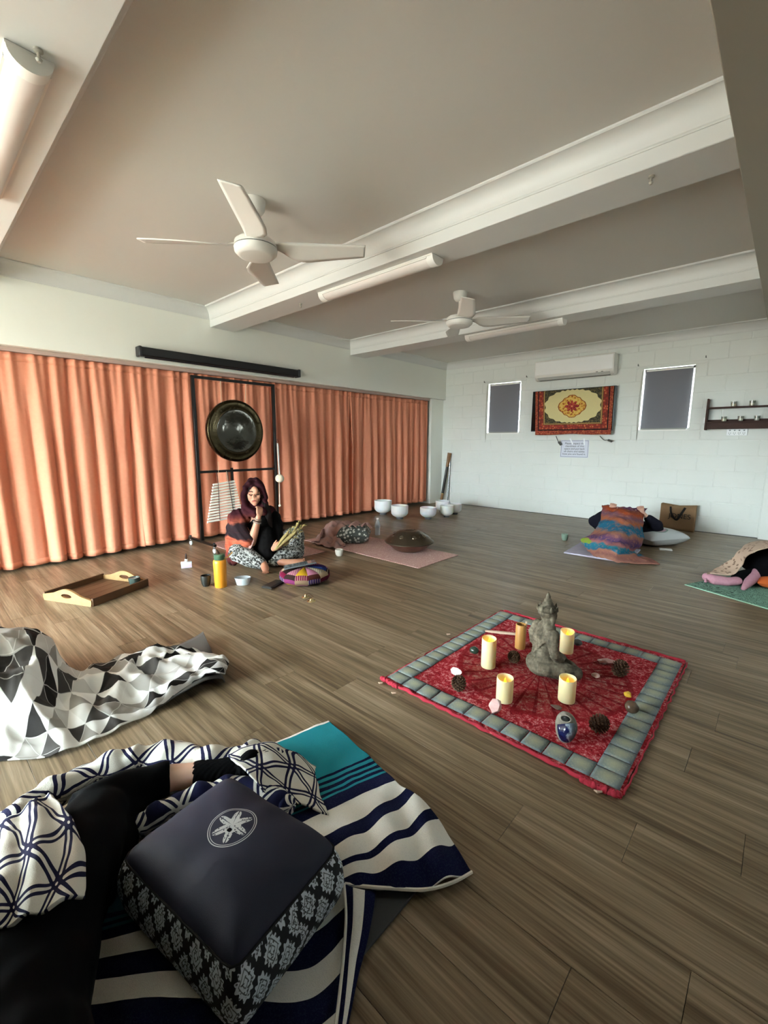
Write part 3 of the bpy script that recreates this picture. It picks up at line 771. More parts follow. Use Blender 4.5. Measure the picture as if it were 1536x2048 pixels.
# ================================================================== gong stand
GX, GY0, GY1 = -4.54, 2.07, 3.02
r = thing('gong_stand', 'black metal gong frame on casters in front of the curtains', 'gong stand', (GX, (GY0 + GY1) / 2, 0))
hy = (GY1 - GY0) / 2
for s_ in (-1, 1):
    MB().b2((-0.016, s_ * hy - 0.016, 0.09), (0.016, s_ * hy + 0.016, 1.81)).build('post', dark, r, bevel=0.003)
    MB().b2((-0.31, s_ * hy - 0.015, 0.072), (0.29, s_ * hy + 0.015, 0.098)).build('foot_bar', dark, r, bevel=0.003)
    for sx in (-0.285, 0.265):
        c = MB().b2((sx - 0.011, s_ * hy - 0.010, 0.045), (sx + 0.011, s_ * hy + 0.010, 0.073)).build('caster', metal, r, bevel=0.002)
        wheel = MB().lathe([(0, -0.009), (0.022, -0.009), (0.026, -0.004), (0.026, 0.004), (0.022, 0.009), (0, 0.009)], (sx, s_ * hy, 0.026), 18, Matrix.Rotation(pi / 2, 3, 'X')).build('wheel', pm('clear_wheel', 'c8d3d6', 0.15), c)
        MB().tube([(sx, s_ * hy, 0.098), (sx, s_ * hy, 0.112)], 0.012, 10).build('bolt_cap', black, c)
MB().b2((-0.014, -hy, 1.782), (0.014, hy, 1.81)).build('top_bar', dark, r, bevel=0.003)
MB().b2((-0.013, -hy, 0.815), (0.013, hy, 0.841)).build('cross_bar', dark, r, bevel=0.003)
MB().b2((-0.011, -0.105, 0.35), (0.011, -0.083, 0.86)).build('centre_strut', dark, r)

# gong
gongm = pm('gong_bronze', lambda t: mix(t, nz(t, OBJ(t), 9, 4), '332b1d', '4c4330'), lambda t: nz(t, OBJ(t), 14, 4) * 0.22 + 0.14, metal=1.0, bump=lambda t: nz(t, OBJ(t), 16, 3), bs=0.25, bd=0.01)
gongd = pm('gong_face', lambda t: mix(t, nz(t, OBJ(t), 7, 4), '3b3934', '57544d'), lambda t: nz(t, OBJ(t), 11, 4) * 0.12 + 0.10, metal=0.95, bump=lambda t: nz(t, OBJ(t), 12, 3), bs=0.3, bd=0.012)
r = thing('gong', 'round dark bronze gong hanging in the black frame', 'gong', (GX, 2.535, 1.262))
RY = Matrix.Rotation(pi / 2, 3, 'Y')
R_ = 0.335
MB().lathe([(R_ - 0.012, -0.06), (R_, -0.05), (R_ + 0.002, -0.012), (R_ - 0.006, 0.002), (R_ - 0.03, 0.006), (R_ - 0.05, 0.002), (R_ - 0.075, 0.010), (R_ - 0.095, 0.012)], seg=64, R=RY).build('rim', gongm, r, solid=0.003, ang=60)
MB().lathe([(R_ - 0.094, 0.012), (R_ - 0.10, 0.015), (R_ - 0.11, 0.0135), (0.17, 0.022), (0.10, 0.029), (0.04, 0.033), (0.0, 0.034)], seg=64, R=RY).build('face', gongd, r, ang=60)
cord = pm('cord_cream', 'cbb79c', 0.8)
for y in (-0.155, 0.13):
    MB().tube([(-0.02, y, 0.29), (0.0, y * 1.05, 0.53)], 0.003, 6).build('hanging_cord', cord, r)

# bar chime hung from the cross bar
r = thing('bar_chime', 'ladder of white metal chime bars hanging from the gong frame', 'chimes', (GX + 0.03, 2.345, 0.0))
barm = pm('chime_bar', 'efebe0', 0.3)
nb = 14
for k in range(nb):
    f = k / (nb - 1); zz = 0.700 - f * 0.395; wl = 0.125 + 0.085 * f; off = -0.01 - 0.004 * k + f * 0.05
    MB().tube([(0.0, off - wl, zz - 0.012), (0.0, off + wl, zz + 0.012)], 0.0115, 10).build('bar', barm, r)
for s_ in (-1, 1):
    MB().tube([(0.011, s_ * 0.062 - 0.01 - 0.02, 0.82), (0.011, s_ * 0.062 - 0.02, 0.70), (0.011, s_ * 0.085, 0.30)], 0.003, 6).build('cord', pm('chime_cord', '3a3530', 0.8), r)
    MB().tube([(0.008, -0.07, 0.935) if s_ < 0 else (0.008, 0.02, 0.83), (0.01, s_ * 0.05 - 0.02, 0.71)], 0.0025, 6).build('hanging_cord', cord, r)

# mallets hanging on the post
feltm = pm('cream_felt', lambda t: mix(t, nz(t, OBJ(t), 60), 'cfc1a4', 'e3d7bd'), 0.9, sheen=0.3)
for k, (dy, dx, zz, lab) in enumerate(((0.0, 0.045, 0.71, 'white gong mallet with a felt ball hanging on the frame post, nearer one'), (0.055, -0.03, 0.70, 'felt gong mallet hanging half hidden behind the other mallet'))):
    r = thing('gong_mallet', lab, 'mallet', (GX + dx, GY1 + 0.02 + dy, zz), 0, 'gong mallets')
    MB().ell((0, 0, 0), (0.052, 0.052, 0.050)).build('felt_head', feltm, r)
    MB().tube([(0, 0, 0.045), (0.0, -0.012, 0.42)], 0.008, 8).build('handle', pm('mallet_handle', 'c9c4c0' if k == 0 else '4a3526', 0.4), r)
    if k == 0:
        MB().tube([(0, -0.005, -0.045), (0.0, -0.01, -0.32)], 0.0045, 6).build('wand', pm('wand_white', 'e8e2d6', 0.4), r)
        MB().ell((0, -0.01, -0.33), 0.017).build('wand_tip', feltm, r)
    MB().tube([(0.0, -0.012, 0.42), (0.0, -0.03, 0.45), (0.0, -0.012, 0.47), (0, 0.0, 0.44)], 0.002, 5).build('wrist_loop', black, r)

# ================================================================== things on the floor around the woman
def lathe_thing(name, label, cat, loc, parts, rz=0, group=None):
    r = thing(name, label, cat, loc, rz, group)
    for nm, prof, mat in parts: MB().lathe(prof, seg=28).build(nm, mat, r)
    return r
# tray
c = [P(103, 1197), P(172, 1215), P(286, 1177), P(218, 1155)]
cen = sum(c, Vector()) / 4
ax = ((c[2] - c[1]) + (c[3] - c[0])).normalized(); ang = math.atan2(ax.y, ax.x)
LL = ((c[2] - c[1]).length + (c[3] - c[0]).length) / 2; WW = ((c[1] - c[0]).length + (c[2] - c[3]).length) / 2
LL = max(LL, 0.46)
trayw = pm('dark_tray_wood', lambda t: mix(t, nz(t, vec(t, xyz(t, OBJ(t))[0] * 3.0, xyz(t, OBJ(t))[1] * 40.0, 0.0), 1.0, 4), '3a2416', '6b4a2e'), 0.5)
trayl = pm('pale_tray_wood', lambda t: mix(t, nz(t, OBJ(t), 25, 4), '83643c', 'a08055'), 0.55)
r = thing('wooden_tray', 'dark wooden serving tray with pale cut-out handles on the floor', 'tray', cen, ang)
for k in range(5):
    y = -WW / 2 + WW * (k + 0.5) / 5
    MB().b2((-LL / 2 + 0.01, y - WW / 10 + 0.001, 0.006), (LL / 2 - 0.01, y + WW / 10 - 0.001, 0.016)).build('slat', trayw, r, bevel=0.001)
for s_ in (-1, 1):
    MB().b2((-LL / 2, s_ * WW / 2 - 0.008, 0.0), (LL / 2, s_ * WW / 2 + 0.008, 0.058)).build('side_rail', trayw, r, bevel=0.002)
    # end with a humped top and a slot handle
    out = [(-WW / 2, 0.0), (WW / 2, 0.0), (WW / 2, 0.052)]
    for q in range(15):
        a = q / 14; y = WW / 2 * 0.72 * (1 - 2 * a); out.append((y, 0.056 + 0.046 * (0.5 - 0.5 * cos(2 * pi * a)) ** 0.8))
    out.append((-WW / 2, 0.052))
    bm = MB(); hole = [(0.055 * cos(q / 16 * 2 * pi) * (1 + 0.12 * cos(2 * q / 16 * 2 * pi)), 0.060 + (0.018 - 0.004 * abs(cos(q / 16 * 2 * pi) ** 8)) * sin(q / 16 * 2 * pi)) for q in range(16)]
    # ring between outline and hole: sample outline by angle
    def ray_out(a):
        best = None; dx, dy = cos(a), sin(a); ox, oy = 0, 0.045
        for i in range(len(out)):
            x1, y1 = out[i]; x2, y2 = out[(i + 1) % len(out)]
            den = dx * (y2 - y1) - dy * (x2 - x1)
            if abs(den) < 1e-12: continue
            t_ = ((x1 - ox) * (y2 - y1) - (y1 - oy) * (x2 - x1)) / den; s2 = ((x1 - ox) * dy - (y1 - oy) * dx) / den
            if t_ > 0 and -1e-6 <= s2 <= 1 + 1e-6 and (best is None or t_ < best): best = t_
        return (ox + dx * best, oy + dy * best)
    n = 64; O = [ray_out(2 * pi * k / n) for k in range(n)]
    Hh = [(0.050 * cos(2 * pi * k / n) * (1 - 0.0), 0.052 + 0.0165 * sin(2 * pi * k / n) * (1 - 0.25 * cos(2 * pi * k / n) ** 8)) for k in range(n)]
    xs = (s_ * LL / 2 - 0.008, s_ * LL / 2 + 0.008)
    vs = [(x, *q) for x in xs for q in O] + [(x, *q) for x in xs for q in Hh]
    fs = []
    for k in range(n):
        j = (k + 1) % n
        fs += [(k, j, 2 * n + j, 2 * n + k), (n + k, n + j, 3 * n + j, 3 * n + k), (k, j, n + j, n + k), (2 * n + k, 2 * n + j, 3 * n + j, 3 * n + k)]
    MB().add(vs, fs).build('handle_end', trayl, r, ang=30)
ceramic = pm('dark_glaze', '2b2c29', 0.25); ceramic_g = pm('green_glaze', '3c4a45', 0.25); foam = pm('cup_inside', 'cfc7b8', 0.5)
cupprof = lambda rr_, h: [(0, 0.0), (rr_ * 0.62, 0.0), (rr_ * 0.86, h * 0.25), (rr_, h * 0.75), (rr_ * 0.97, h), (rr_ * 0.90, h), (rr_ * 0.92, h * 0.72), (rr_ * 0.75, h * 0.22), (0, h * 0.12)]
def cup(loc, rr_, h, mat, inner, label, il=0.78):
    r = thing('cup', label, 'cup', loc, 0, 'small handleless cups')
    MB().lathe(cupprof(rr_, h), seg=28).build('cup_body', mat, r)
    if inner: MB().lathe([(0, h * il), (rr_ * 0.92, h * il)], seg=28).build('drink', inner, r)
    return r
pc = P(263, 1170, 0.0); pc = cen + Vector((cos(ang), sin(ang), 0)) * (LL / 2 - 0.055) + Vector((sin(ang), -cos(ang), 0)) * (WW / 2 - 0.075)
cup((pc.x, pc.y, 0.0165), 0.042, 0.062, ceramic_g, pm('pale_tea', 'b8c0bb', 0.15), 'dark green handleless cup standing in the wooden tray', 0.9)
p = P(410, 1174); cup((p.x - 0.02, p.y + 0.02, 0), 0.040, 0.088, ceramic, pm('coffee', '7a5b3c', 0.15), 'dark charcoal handleless cup beside the yellow bottle', 0.85)
# small dropper bottle set
p = P(371, 1137)
r = thing('dropper_bottle', 'small clear square dropper bottle with a pale label and dark dropper', 'bottle', (p.x - 0.02, p.y + 0.02, 0), rad(-22))
MB().b2((-0.024, -0.046, 0), (0.024, 0.046, 0.058)).build('bottle_body', pm('frosted_clear', 'c9d4dc', 0.15, alpha=1), r, bevel=0.004)
MB().b2((0.0245, -0.042, 0.006), (0.0255, 0.042, 0.044)).build('label_print', pm('lilac_label', 'd9c3d8', 0.5), r)
MB().tube([(0, 0, 0.057), (0, 0, 0.082)], 0.014, 14).build('collar', pm('outlet_white', 'eef0f0', 0.3), r)
MB().tube([(0, 0, 0.082), (0, 0, 0.112), (0.003, 0, 0.13)], [0.0085, 0.0085, 0.005], 12, rnd=True).build('dropper', pm('rubber_brown', '2d1d17', 0.5), r)
# yellow bottle
p = P(441, 1176)
r = thing('water_bottle', 'yellow water bottle with a dark green lid standing beside the woman', 'bottle', (p.x - 0.03, p.y + 0.02, 0))
MB().lathe([(0, 0), (0.044, 0.0), (0.0465, 0.004), (0.050, 0.205), (0.047, 0.220), (0.043, 0.224), (0, 0.224)], seg=32).build('bottle_body', pm('yellow_enamel', 'd98f2a', 0.3), r)
lid = MB().lathe([(0, 0.222), (0.040, 0.222), (0.040, 0.236), (0.0415, 0.238), (0.0415, 0.262), (0.036, 0.268), (0, 0.268)], seg=32).build('lid', pm('lid_green', '3e5a45', 0.4), r)
MB().tube([(-0.012, 0, 0.266), (-0.012, -0.01, 0.285), (-0.016, -0.016, 0.305)], [0.012, 0.012, 0.006], 10).build('spout', pm('spout_brown', '4b3323', 0.5), lid)
MB().tube(spline([(0.02, 0.02, 0.235), (0.03, 0.05, 0.238), (0.015, 0.085, 0.252), (-0.01, 0.115, 0.258)], 14), 0.006, 8).build('strap', pm('strap_tan', 'd9a866', 0.5), lid)
# clear plastic tub
p = P(483, 1172)
r = thing('plastic_tub', 'clear oval plastic food tub on the floor in front of the woman', 'tub', (p.x - 0.03, p.y + 0.03, 0), rad(50))
MB().lathe([(0, 0.001), (0.050, 0.001), (0.062, 0.052), (0.066, 0.054), (0.066, 0.060), (0.060, 0.060), (0.048, 0.004), (0, 0.004)], seg=32, sq=0.72).build('tub_body', pm('cloudy_plastic', 'c2c9cc', 0.2, alpha=0.75), r)
MB().lathe([(0, 0.02), (0.052, 0.02)], seg=24, sq=0.72).build('contents', pm('tub_contents', '79838a', 0.5), r)
# dark phone pouch
r = thing('phone_pouch', 'flat black phone pouch lying by the patchwork cushion', 'pouch', P(548, 1170) + Vector((0, 0, 0.0)), rad(20))
MB().b2((-0.05, -0.10, 0.0), (0.05, 0.10, 0.012)).build('pouch_body', pm('pouch_black', '1b1613', 0.6), r, bevel=0.005)
MB().b2((-0.046, -0.085, 0.012), (0.030, 0.085, 0.014)).build('flap', pm('pouch_flap', '29221d', 0.5), r)
MB().tube([(0.04, -0.09, 0.008), (0.07, -0.12, 0.006)], 0.005, 6).build('zip_tag', metal, r)
# patchwork cushion with sewn wedge patches
pc = (P(560, 1165) + P(657, 1165)) / 2 + Vector((-0.03, 0.03, 0)); pc.z = 0
r = thing('patchwork_cushion', 'round patchwork floor cushion in blue, pink, maroon and yellow patches', 'cushion', pc)
cols = [('1a2a5c', '6e1236', '9c6478', '2a1a18'), ('94566c', '4a0f22', '1c3866', '7c6650'), ('600f30', '30184a', '948068', '20121e'), ('301e50', 'a8841a', '620f2c', '7c7262'), ('1c2240', '421e18', '702c56', '2a1816')]
RC, HC = 0.205, 0.125
def cprof(t):      # t 0 (bottom centre) .. 1 (top centre)
    a = -pi / 2 + pi * t
    return (RC * max(0, cos(a)) ** 0.55, HC / 2 + HC / 2 * (1 if sin(a) >= 0 else -1) * abs(sin(a)) ** 0.8)
nseg = 12
for k in range(nseg):
    for bnd, (t0, t1) in enumerate(((0.0, 0.34), (0.34, 0.52), (0.52, 0.70), (0.70, 1.0))):
        pts = []
        for i in range(7):
            t_ = t0 + (t1 - t0) * i / 6; q = cprof(t_)
            puff = 1 + 0.018 * sin(pi * i / 6)
            pts.append([Vector((q[0] * puff * cos(2 * pi * (k + j / 5) / nseg), q[0] * puff * sin(2 * pi * (k + j / 5) / nseg), q[1] - 0.006 * abs(2 * j / 5 - 1) ** 3 + 0.0)) for j in range(6)])
        cc = cols[(k * 2 + bnd) % 5][(k + bnd) % 4]
        def patchcol(t, cc=cc):
            x, y, z_ = xyz(t, OBJ(t)); return mix(t, ((x + y) * 260.0).sin().gt(0.55) * 0.35, cc, 'c7b49a')
        pmn = pm('patch_' + cc + ('s' if (k + bnd) % 3 == 0 else ''), patchcol if (k + bnd) % 3 == 0 else cc, 0.9, spec=0.15)
        MB().grid(pts).build('patch', pmn, r, ang=0)
# tablet on the cushion
r = thing('tablet', 'grey tablet lying across the patchwork cushion', 'tablet', pc + Vector((-0.035, -0.02, 0.131)), rad(56))
R_ = Matrix.Rotation(rad(-7), 3, 'X') @ Matrix.Rotation(rad(-8), 3, 'Y')
MB().box((0, 0, 0.008), (0.265, 0.18, 0.009), R_).build('tablet_body', pm('tablet_grey', '6b6f72', 0.35, metal=0.4), r, bevel=0.003)
MB().box((0, 0, 0.0135), (0.245, 0.162, 0.002), R_).build('tablet_screen', pm('tablet_screen', '4e565a', 0.1), r)
# finger cymbals
brass = pm('brass', 'd8c79a', 0.22, metal=1.0)
tg = None
for k, (u, v, lab) in enumerate(((612, 1194, 'small brass finger cymbal nearer the patchwork cushion'), (623, 1202, 'small brass finger cymbal lying in front of its twin'))):
    p = P(u, v)
    if tg is None:
        tg = thing('finger_cymbal', lab, 'cymbal', p, 0, 'pair of finger cymbals')
        MB().lathe([(0, 0.022), (0.008, 0.022), (0.013, 0.014), (0.017, 0.007), (0.030, 0.003), (0.032, 0.0), (0.030, 0.0015), (0.016, 0.005), (0, 0.019)], seg=24).build('cymbal_disc', brass, tg)
        MB().tube(spline([(0, 0, 0.022), (0.01, 0.02, 0.024), (0.035, 0.03, 0.012), (0.05, 0.03, 0.004)], 10), 0.002, 5).build('cord', pm('leather', '4a3220', 0.7), tg)
    else: dup(tg, p, rad(200), lab)
p = P(678, 1113); cup((p.x - 0.02, p.y + 0.02, 0), 0.042, 0.068, pm('cream_glaze', 'd8d3c6', 0.3), pm('tea', 'a59c88', 0.1), 'cream handleless cup standing between the two pink mats', 0.8)

# ------------------------------------------------------------------ pink mats, handpan, pillow
def matpat(a, b, sc):
    def f(t):
        o = OBJ(t); n_ = nz(t, o, sc, 2, 0.4, 1.5); k = ((n_ * 9.0).fr() - 0.5).abs()
        return mix(t, k.lt(0.14), a, b)
    return f
pinkm = pm('pink_mat', matpat('b58c85', 'd0afa5', 14), 0.8, bump=lambda t: nz(t, OBJ(t), 300), bs=0.2)
def yoga(name, label, x0, x1, y0, y1, mat, th=0.005, rz=0.0, z0=0.0):
    r = thing(name, label, 'mat', ((x0 + x1) / 2, (y0 + y1) / 2, z0), rz)
    MB().b2((-(x1 - x0) / 2, -(y1 - y0) / 2, 0.0005), ((x1 - x0) / 2, (y1 - y0) / 2, th)).build('mat_top', mat, r, bevel=0.0015)
    return r
tag(MB().b2((-0.85, -0.33, 0.0005), (0.85, 0.33, 0.006)).build('yoga_mat', pinkm, loc=(-3.24, 3.415, 0), bevel=0.0015), 'pink patterned yoga mat under the handpan', 'yoga mat', 'pink yoga mats')
tag(MB().b2((-0.62, -0.335, 0.0005), (0.62, 0.335, 0.006)).build('yoga_mat', pinkm, loc=(-4.12, 2.56, 0), bevel=0.0015), 'pink yoga mat under the seated woman, one corner showing', 'yoga mat', 'pink yoga mats')
# handpan
p = P(826, 1098); p = Vector((-2.86, 3.52, 0.006))
steel = pm('handpan_steel', lambda t: mix(t, nz(t, OBJ(t), 6, 3), '4a4032', '66594a'), lambda t: nz(t, OBJ(t), 8, 3) * 0.15 + 0.22, metal=0.85)
r = thing('handpan', 'bronze-brown steel handpan drum resting on the pink mat', 'handpan', p)
MB().lathe([(0.0, 0.0), (0.10, 0.004), (0.165, 0.03), (0.215, 0.075), (0.257, 0.108), (0.257, 0.112)], seg=64).build('lower_shell', pm('handpan_under', '6b4a3c', 0.4, metal=0.6), r)
MB().lathe([(0.250, 0.105), (0.262, 0.106), (0.262, 0.114), (0.250, 0.115)], seg=64).build('rim', steel, r)
MB().lathe([(0.257, 0.114), (0.235, 0.135), (0.20, 0.165), (0.15, 0.198), (0.10, 0.222), (0.075, 0.228), (0.068, 0.226), (0.06, 0.228), (0.03, 0.236), (0.0, 0.238)], seg=64).build('upper_shell', steel, r, ang=60)
for k in range(8):
    a = 2 * pi * k / 8 + 0.2; rr_ = 0.175; n_ = Vector((0.55 * cos(a), 0.55 * sin(a), 0.83)).normalized()
    q = n_.to_track_quat('Z', 'Y').to_matrix()
    MB().lathe([(0.026, -0.0035), (0.022, 0.0015), (0.012, 0.0035), (0.0, 0.0045)], (rr_ * cos(a), rr_ * sin(a), 0.1835), 18, q).build('tone_dimple', pm('dimple_steel', '7a6c5a', 0.2, metal=0.9), r)
# patterned bolster pillow and rose shawl
pilm = pm('leaf_print', lambda t: mix(t, vor(t, OBJ(t), 30).lt(0.40), '454844', 'b4b4aa'), 0.85)
p0, p1 = P(672, 1090), P(741, 1091)
cc = (p0 + p1) / 2 + Vector((-0.09, 0.10, 0)); d = (p1 - p0).normalized()
r = thing('bolster_pillow', 'dark grey leaf-print pillow lying on the pink mat', 'pillow', (cc.x, cc.y, 0.006), math.atan2(d.y, d.x))
def pillow_mb(lx, ly, h, seed=0, pw=3.0, n=22, wr=0.006, base=0.0):
    mb = MB()
    for sgn in (1, -1):
        pts = []; uv = []
        for i in range(n + 1):
            row = []; ru = []
            for j in range(n + 1):
                a = -1 + 2 * i / n; b = -1 + 2 * j / n
                k = max(0, (1 - abs(a) ** pw)) ** 0.5 * max(0, (1 - abs(b) ** pw)) ** 0.5
                pin = 1 - 0.06 * (1 - abs(a)) * abs(b) ** 2
                x = a * lx / 2 * (1 - 0.07 * (1 - b * b)); y = b * ly / 2 * (1 - 0.07 * (1 - a * a))
                zz = h / 2 + sgn * h / 2 * k * (1 + wr * 8 * noise.noise(Vector((x * 9, y * 9, seed + sgn))))
                row.append(Vector((x, y, zz + base))); ru.append((x, y))
            pts.append(row); uv.append(ru)
        mb.grid(pts, uv)
    return mb
pillow_mb(0.38, 0.31, 0.20, 2, pw=4.0, wr=0.002).build('pillow_body', pilm, r, ang=0)
rosem = pm('rose_cotton', lambda t: mix(t, nz(t, OBJ(t), 12, 3), '8c6862', 'a8857d'), 0.9, sheen=0.2)
ctrl = [[P(622, 1085, .01), P(640, 1090, .01), P(668, 1096, .012), P(690, 1092, .02)],
        [P(625, 1084, .02), P(648, 1070, .07), P(672, 1080, .06), P(690, 1080, .05)],
        [P(640, 1078, .05), P(648, 1054, .15), P(668, 1060, .15), P(680, 1070, .10)],
        [P(652, 1057, .10), P(660, 1046, .19), P(690, 1048, .215), P(715, 1053, .21)],
        [P(670, 1052, .02), P(686, 1045, .16), P(715, 1046, .20), P(745, 1053, .19)]]
def ruck(p, a, b):
    p.z += 0.018 * sin(p.x * 38 + p.y * 22) * (0.4 + b) + 0.012 * sin(p.y * 60 - p.x * 15); return p
tag(sheet(ctrl, 46, 46, (0.8, 0.6), 0.02, 9, 3, zmin=0.008, zfn=ruck).build('shawl', rosem, solid=0.004, ang=0), 'dusty rose shawl heaped over the end of the leaf-print pillow', 'shawl')
# plastic bottle
p = P(754, 1071)
r = thing('plastic_bottle', 'clear plastic drink bottle standing beyond the leaf-print pillow', 'bottle', (p.x - 0.02, p.y + 0.03, 0))
MB().lathe([(0, 0.0), (0.030, 0.0), (0.033, 0.006), (0.031, 0.03), (0.033, 0.05), (0.031, 0.07), (0.033, 0.09), (0.033, 0.13), (0.024, 0.165), (0.0125, 0.185), (0.0125, 0.20), (0, 0.20)], seg=24).build('bottle_body', pm('pet_plastic', 'dfe6ea', 0.1, alpha=0.45), r)
MB().lathe([(0.0332, 0.095), (0.0336, 0.096), (0.0336, 0.128), (0.0332, 0.129)], seg=24).build('label_wrap', pm('bottle_label', '8d9aa0', 0.4), r)
MB().lathe([(0, 0.198), (0.015, 0.198), (0.015, 0.216), (0, 0.217)], seg=20).build('cap', white, r)
# crystal singing bowls
quartz = pm('frosted_quartz', lambda t: mix(t, nz(t, OBJ(t), 4), 'dfdfdf', 'ebeae8'), 0.55, sss=0.25)
for (u, v, dia, h, lab) in ((766, 1031, 0.275, 0.225, 'tallest white crystal singing bowl, nearest the curtain'), (799, 1040, 0.258, 0.205, 'white crystal singing bowl just in front of the tallest bowl'),
                            (856, 1040, 0.245, 0.175, 'squat white crystal singing bowl standing alone in the middle of the row'), (893, 1036, 0.205, 0.185, 'small white crystal singing bowl at the front of the cluster near the pillar'),
                            (910, 1030, 0.20, 0.170, 'white crystal singing bowl behind the small bowl, nearest the block wall'), (885, 1026, 0.235, 0.190, 'white crystal singing bowl farthest back, partly hidden by the small bowl')):
    p = P(u, v); dv = Vector((p.x, p.y, 0)).normalized() * dia * 0.42; rr_ = dia / 2
    r = thing('singing_bowl', lab, 'singing bowl', (p.x + dv.x, p.y + dv.y, 0.0), 0, 'white crystal singing bowls')
    prof = [(0, 0.022)]
    for k in range(1, 8):
        a = k / 8 * pi / 2; prof.append((rr_ * sin(a), 0.022 + rr_ * 0.62 * (1 - cos(a))))
    prof += [(rr_, 0.022 + rr_ * 0.62), (rr_ * 1.01, h), (rr_ * 0.96, h + 0.002), (rr_ * 0.945, rr_ * 0.62 + 0.03), (rr_ * 0.7, 0.06), (0, 0.035)]
    MB().lathe(prof, seg=40).build('bowl_body', quartz, r)
    MB().lathe([(rr_ * 0.32, 0.0), (rr_ * 0.40, 0.0), (rr_ * 0.42, 0.012), (rr_ * 0.40, 0.030), (rr_ * 0.32, 0.030)], seg=30).build('rubber_ring', pm('ring_grey', '57575a', 0.7), r)
# didgeridoo leaning in the corner
a, b = Vector((-4.83, 6.90, 0.02)), Vector((-4.70, 6.955, 0.95))
r = thing('didgeridoo', 'long wooden didgeridoo with a black painted middle leaning in the corner', 'didgeridoo', (a.x, a.y, 0))
d = b - a
def seg_(f0, f1, r0, r1, nm, mat): MB().tube([a + d * f0, a + d * f1], [r0, r1], 18).build(nm, mat, r, world=True)
dwood = pm('didge_wood', lambda t: mix(t, nz(t, OBJ(t), 20, 3), '6e4a2a', '8f6840'), 0.4)
seg_(0.0, 0.17, 0.026, 0.026, 'mouth_end', dwood); seg_(0.17, 0.72, 0.026, 0.024, 'painted_band', pm('didge_black', '25211e', 0.35)); seg_(0.72, 1.0, 0.029, 0.038, 'bell_end', dwood)
MB().tube([a + d * 0.16, a + d * 0.178], 0.0275, 18).build('ring', pm('didge_ring', 'a98a4e', 0.4), r, world=True)
tag(MB().tube([(-4.72, 6.955, 0.01), (-4.70, 6.975, 0.80)], 0.013, 12).tube([(-4.72, 6.955, 0.0), (-4.72, 6.955, 0.02)], 0.017, 12).build('metal_pole', metal), 'thin grey metal pole leaning beside the didgeridoo', 'pole')
# ================================================================== altar cloth and what stands on it
AX0, AX1, AY0, AY1 = -1.335, -0.278, 1.455, 2.665
AC = Vector(((AX0 + AX1) / 2, (AY0 + AY1) / 2, 0))
def clothz(x, y):
    e = noise.noise(Vector((x * 5, y * 5, 2))) * 0.004 + noise.noise(Vector((x * 13, y * 13, 7))) * 0.0025
    return 0.008 + e
def altcol(t):
    o = OBJ(t); x, y, z_ = xyz(t, o); v = vec(t, x, y, 0.0)
    rr_ = (x * x + y * y).sqrt(); th = y.atan2(x)
    n1 = nz(t, v, 34, 3, 0.6, 1.2); n2 = nz(t, v, 80, 2, 0.6, 2.0); n3 = nz(t, v, 5, 2)
    k = n1 * 0.6 + n2 * 0.4
    c = ramp(t, k, [(0.38, '6e1019'), (0.47, '9a1f2a'), (0.52, 'a52f38'), (0.575, 'c27276'), (0.65, 'd6a5a0')])
    # mandala: rays of long petals round the statue
    pet = ((th * 14.0).cos().abs())
    inside = rr_.lt(0.40)
    pc_ = ramp(t, k, [(0.40, '74101a'), (0.50, '943034'), (0.57, '8c5a50'), (0.66, 'ac8678')])
    pc_ = mix(t, pet.lt(0.30), pc_, '64060f')
    c = mix(t, inside * 0.85, c, pc_)
    ring = ((rr_ - 0.40).abs().lt(0.012)) + ((rr_ - 0.20).abs().lt(0.008))
    c = mix(t, ring.min(1.0) * 0.8, c, '7a0f18')
    dots = vor(t, v, 55)
    c = mix(t, dots.lt(0.2) * rr_.gt(0.42) * 0.45, c, 'd99a98')
    return mix(t, n3 * 0.25, c, '860f1a')
altm = pm('altar_red', altcol, 0.9, bump=lambda t: nz(t, OBJ(t), 220, 3), bs=0.3, spec=0.15)
r_alt = thing('altar_cloth', 'red patterned square cloth with a grey-green patchwork border spread on the floor', 'cloth', AC)
pts = []; n = 70
for i in range(n + 1):
    row = []
    for j in range(n + 1):
        x = AX0 + (AX1 - AX0) * j / n; y = AY0 + (AY1 - AY0) * i / n
        x += 0.010 * noise.noise(Vector((y * 6, 1, i in (0, n)))) * (1 if j in (0, n) else 0.3); y += 0.012 * noise.noise(Vector((x * 6, 4, 2)))
        row.append(Vector((x, y, clothz(x, y))))
    pts.append(row)
MB().grid(pts).build('cloth', altm, r_alt, world=True, solid=0.004, ang=0)
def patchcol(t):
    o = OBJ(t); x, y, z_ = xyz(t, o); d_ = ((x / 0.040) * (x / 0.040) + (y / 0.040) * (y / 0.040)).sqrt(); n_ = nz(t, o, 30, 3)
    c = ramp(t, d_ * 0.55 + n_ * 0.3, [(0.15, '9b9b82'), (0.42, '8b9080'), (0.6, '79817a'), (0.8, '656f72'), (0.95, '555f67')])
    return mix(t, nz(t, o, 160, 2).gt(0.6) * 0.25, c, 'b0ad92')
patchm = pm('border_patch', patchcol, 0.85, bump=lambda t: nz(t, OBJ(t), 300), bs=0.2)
BWd = 0.094
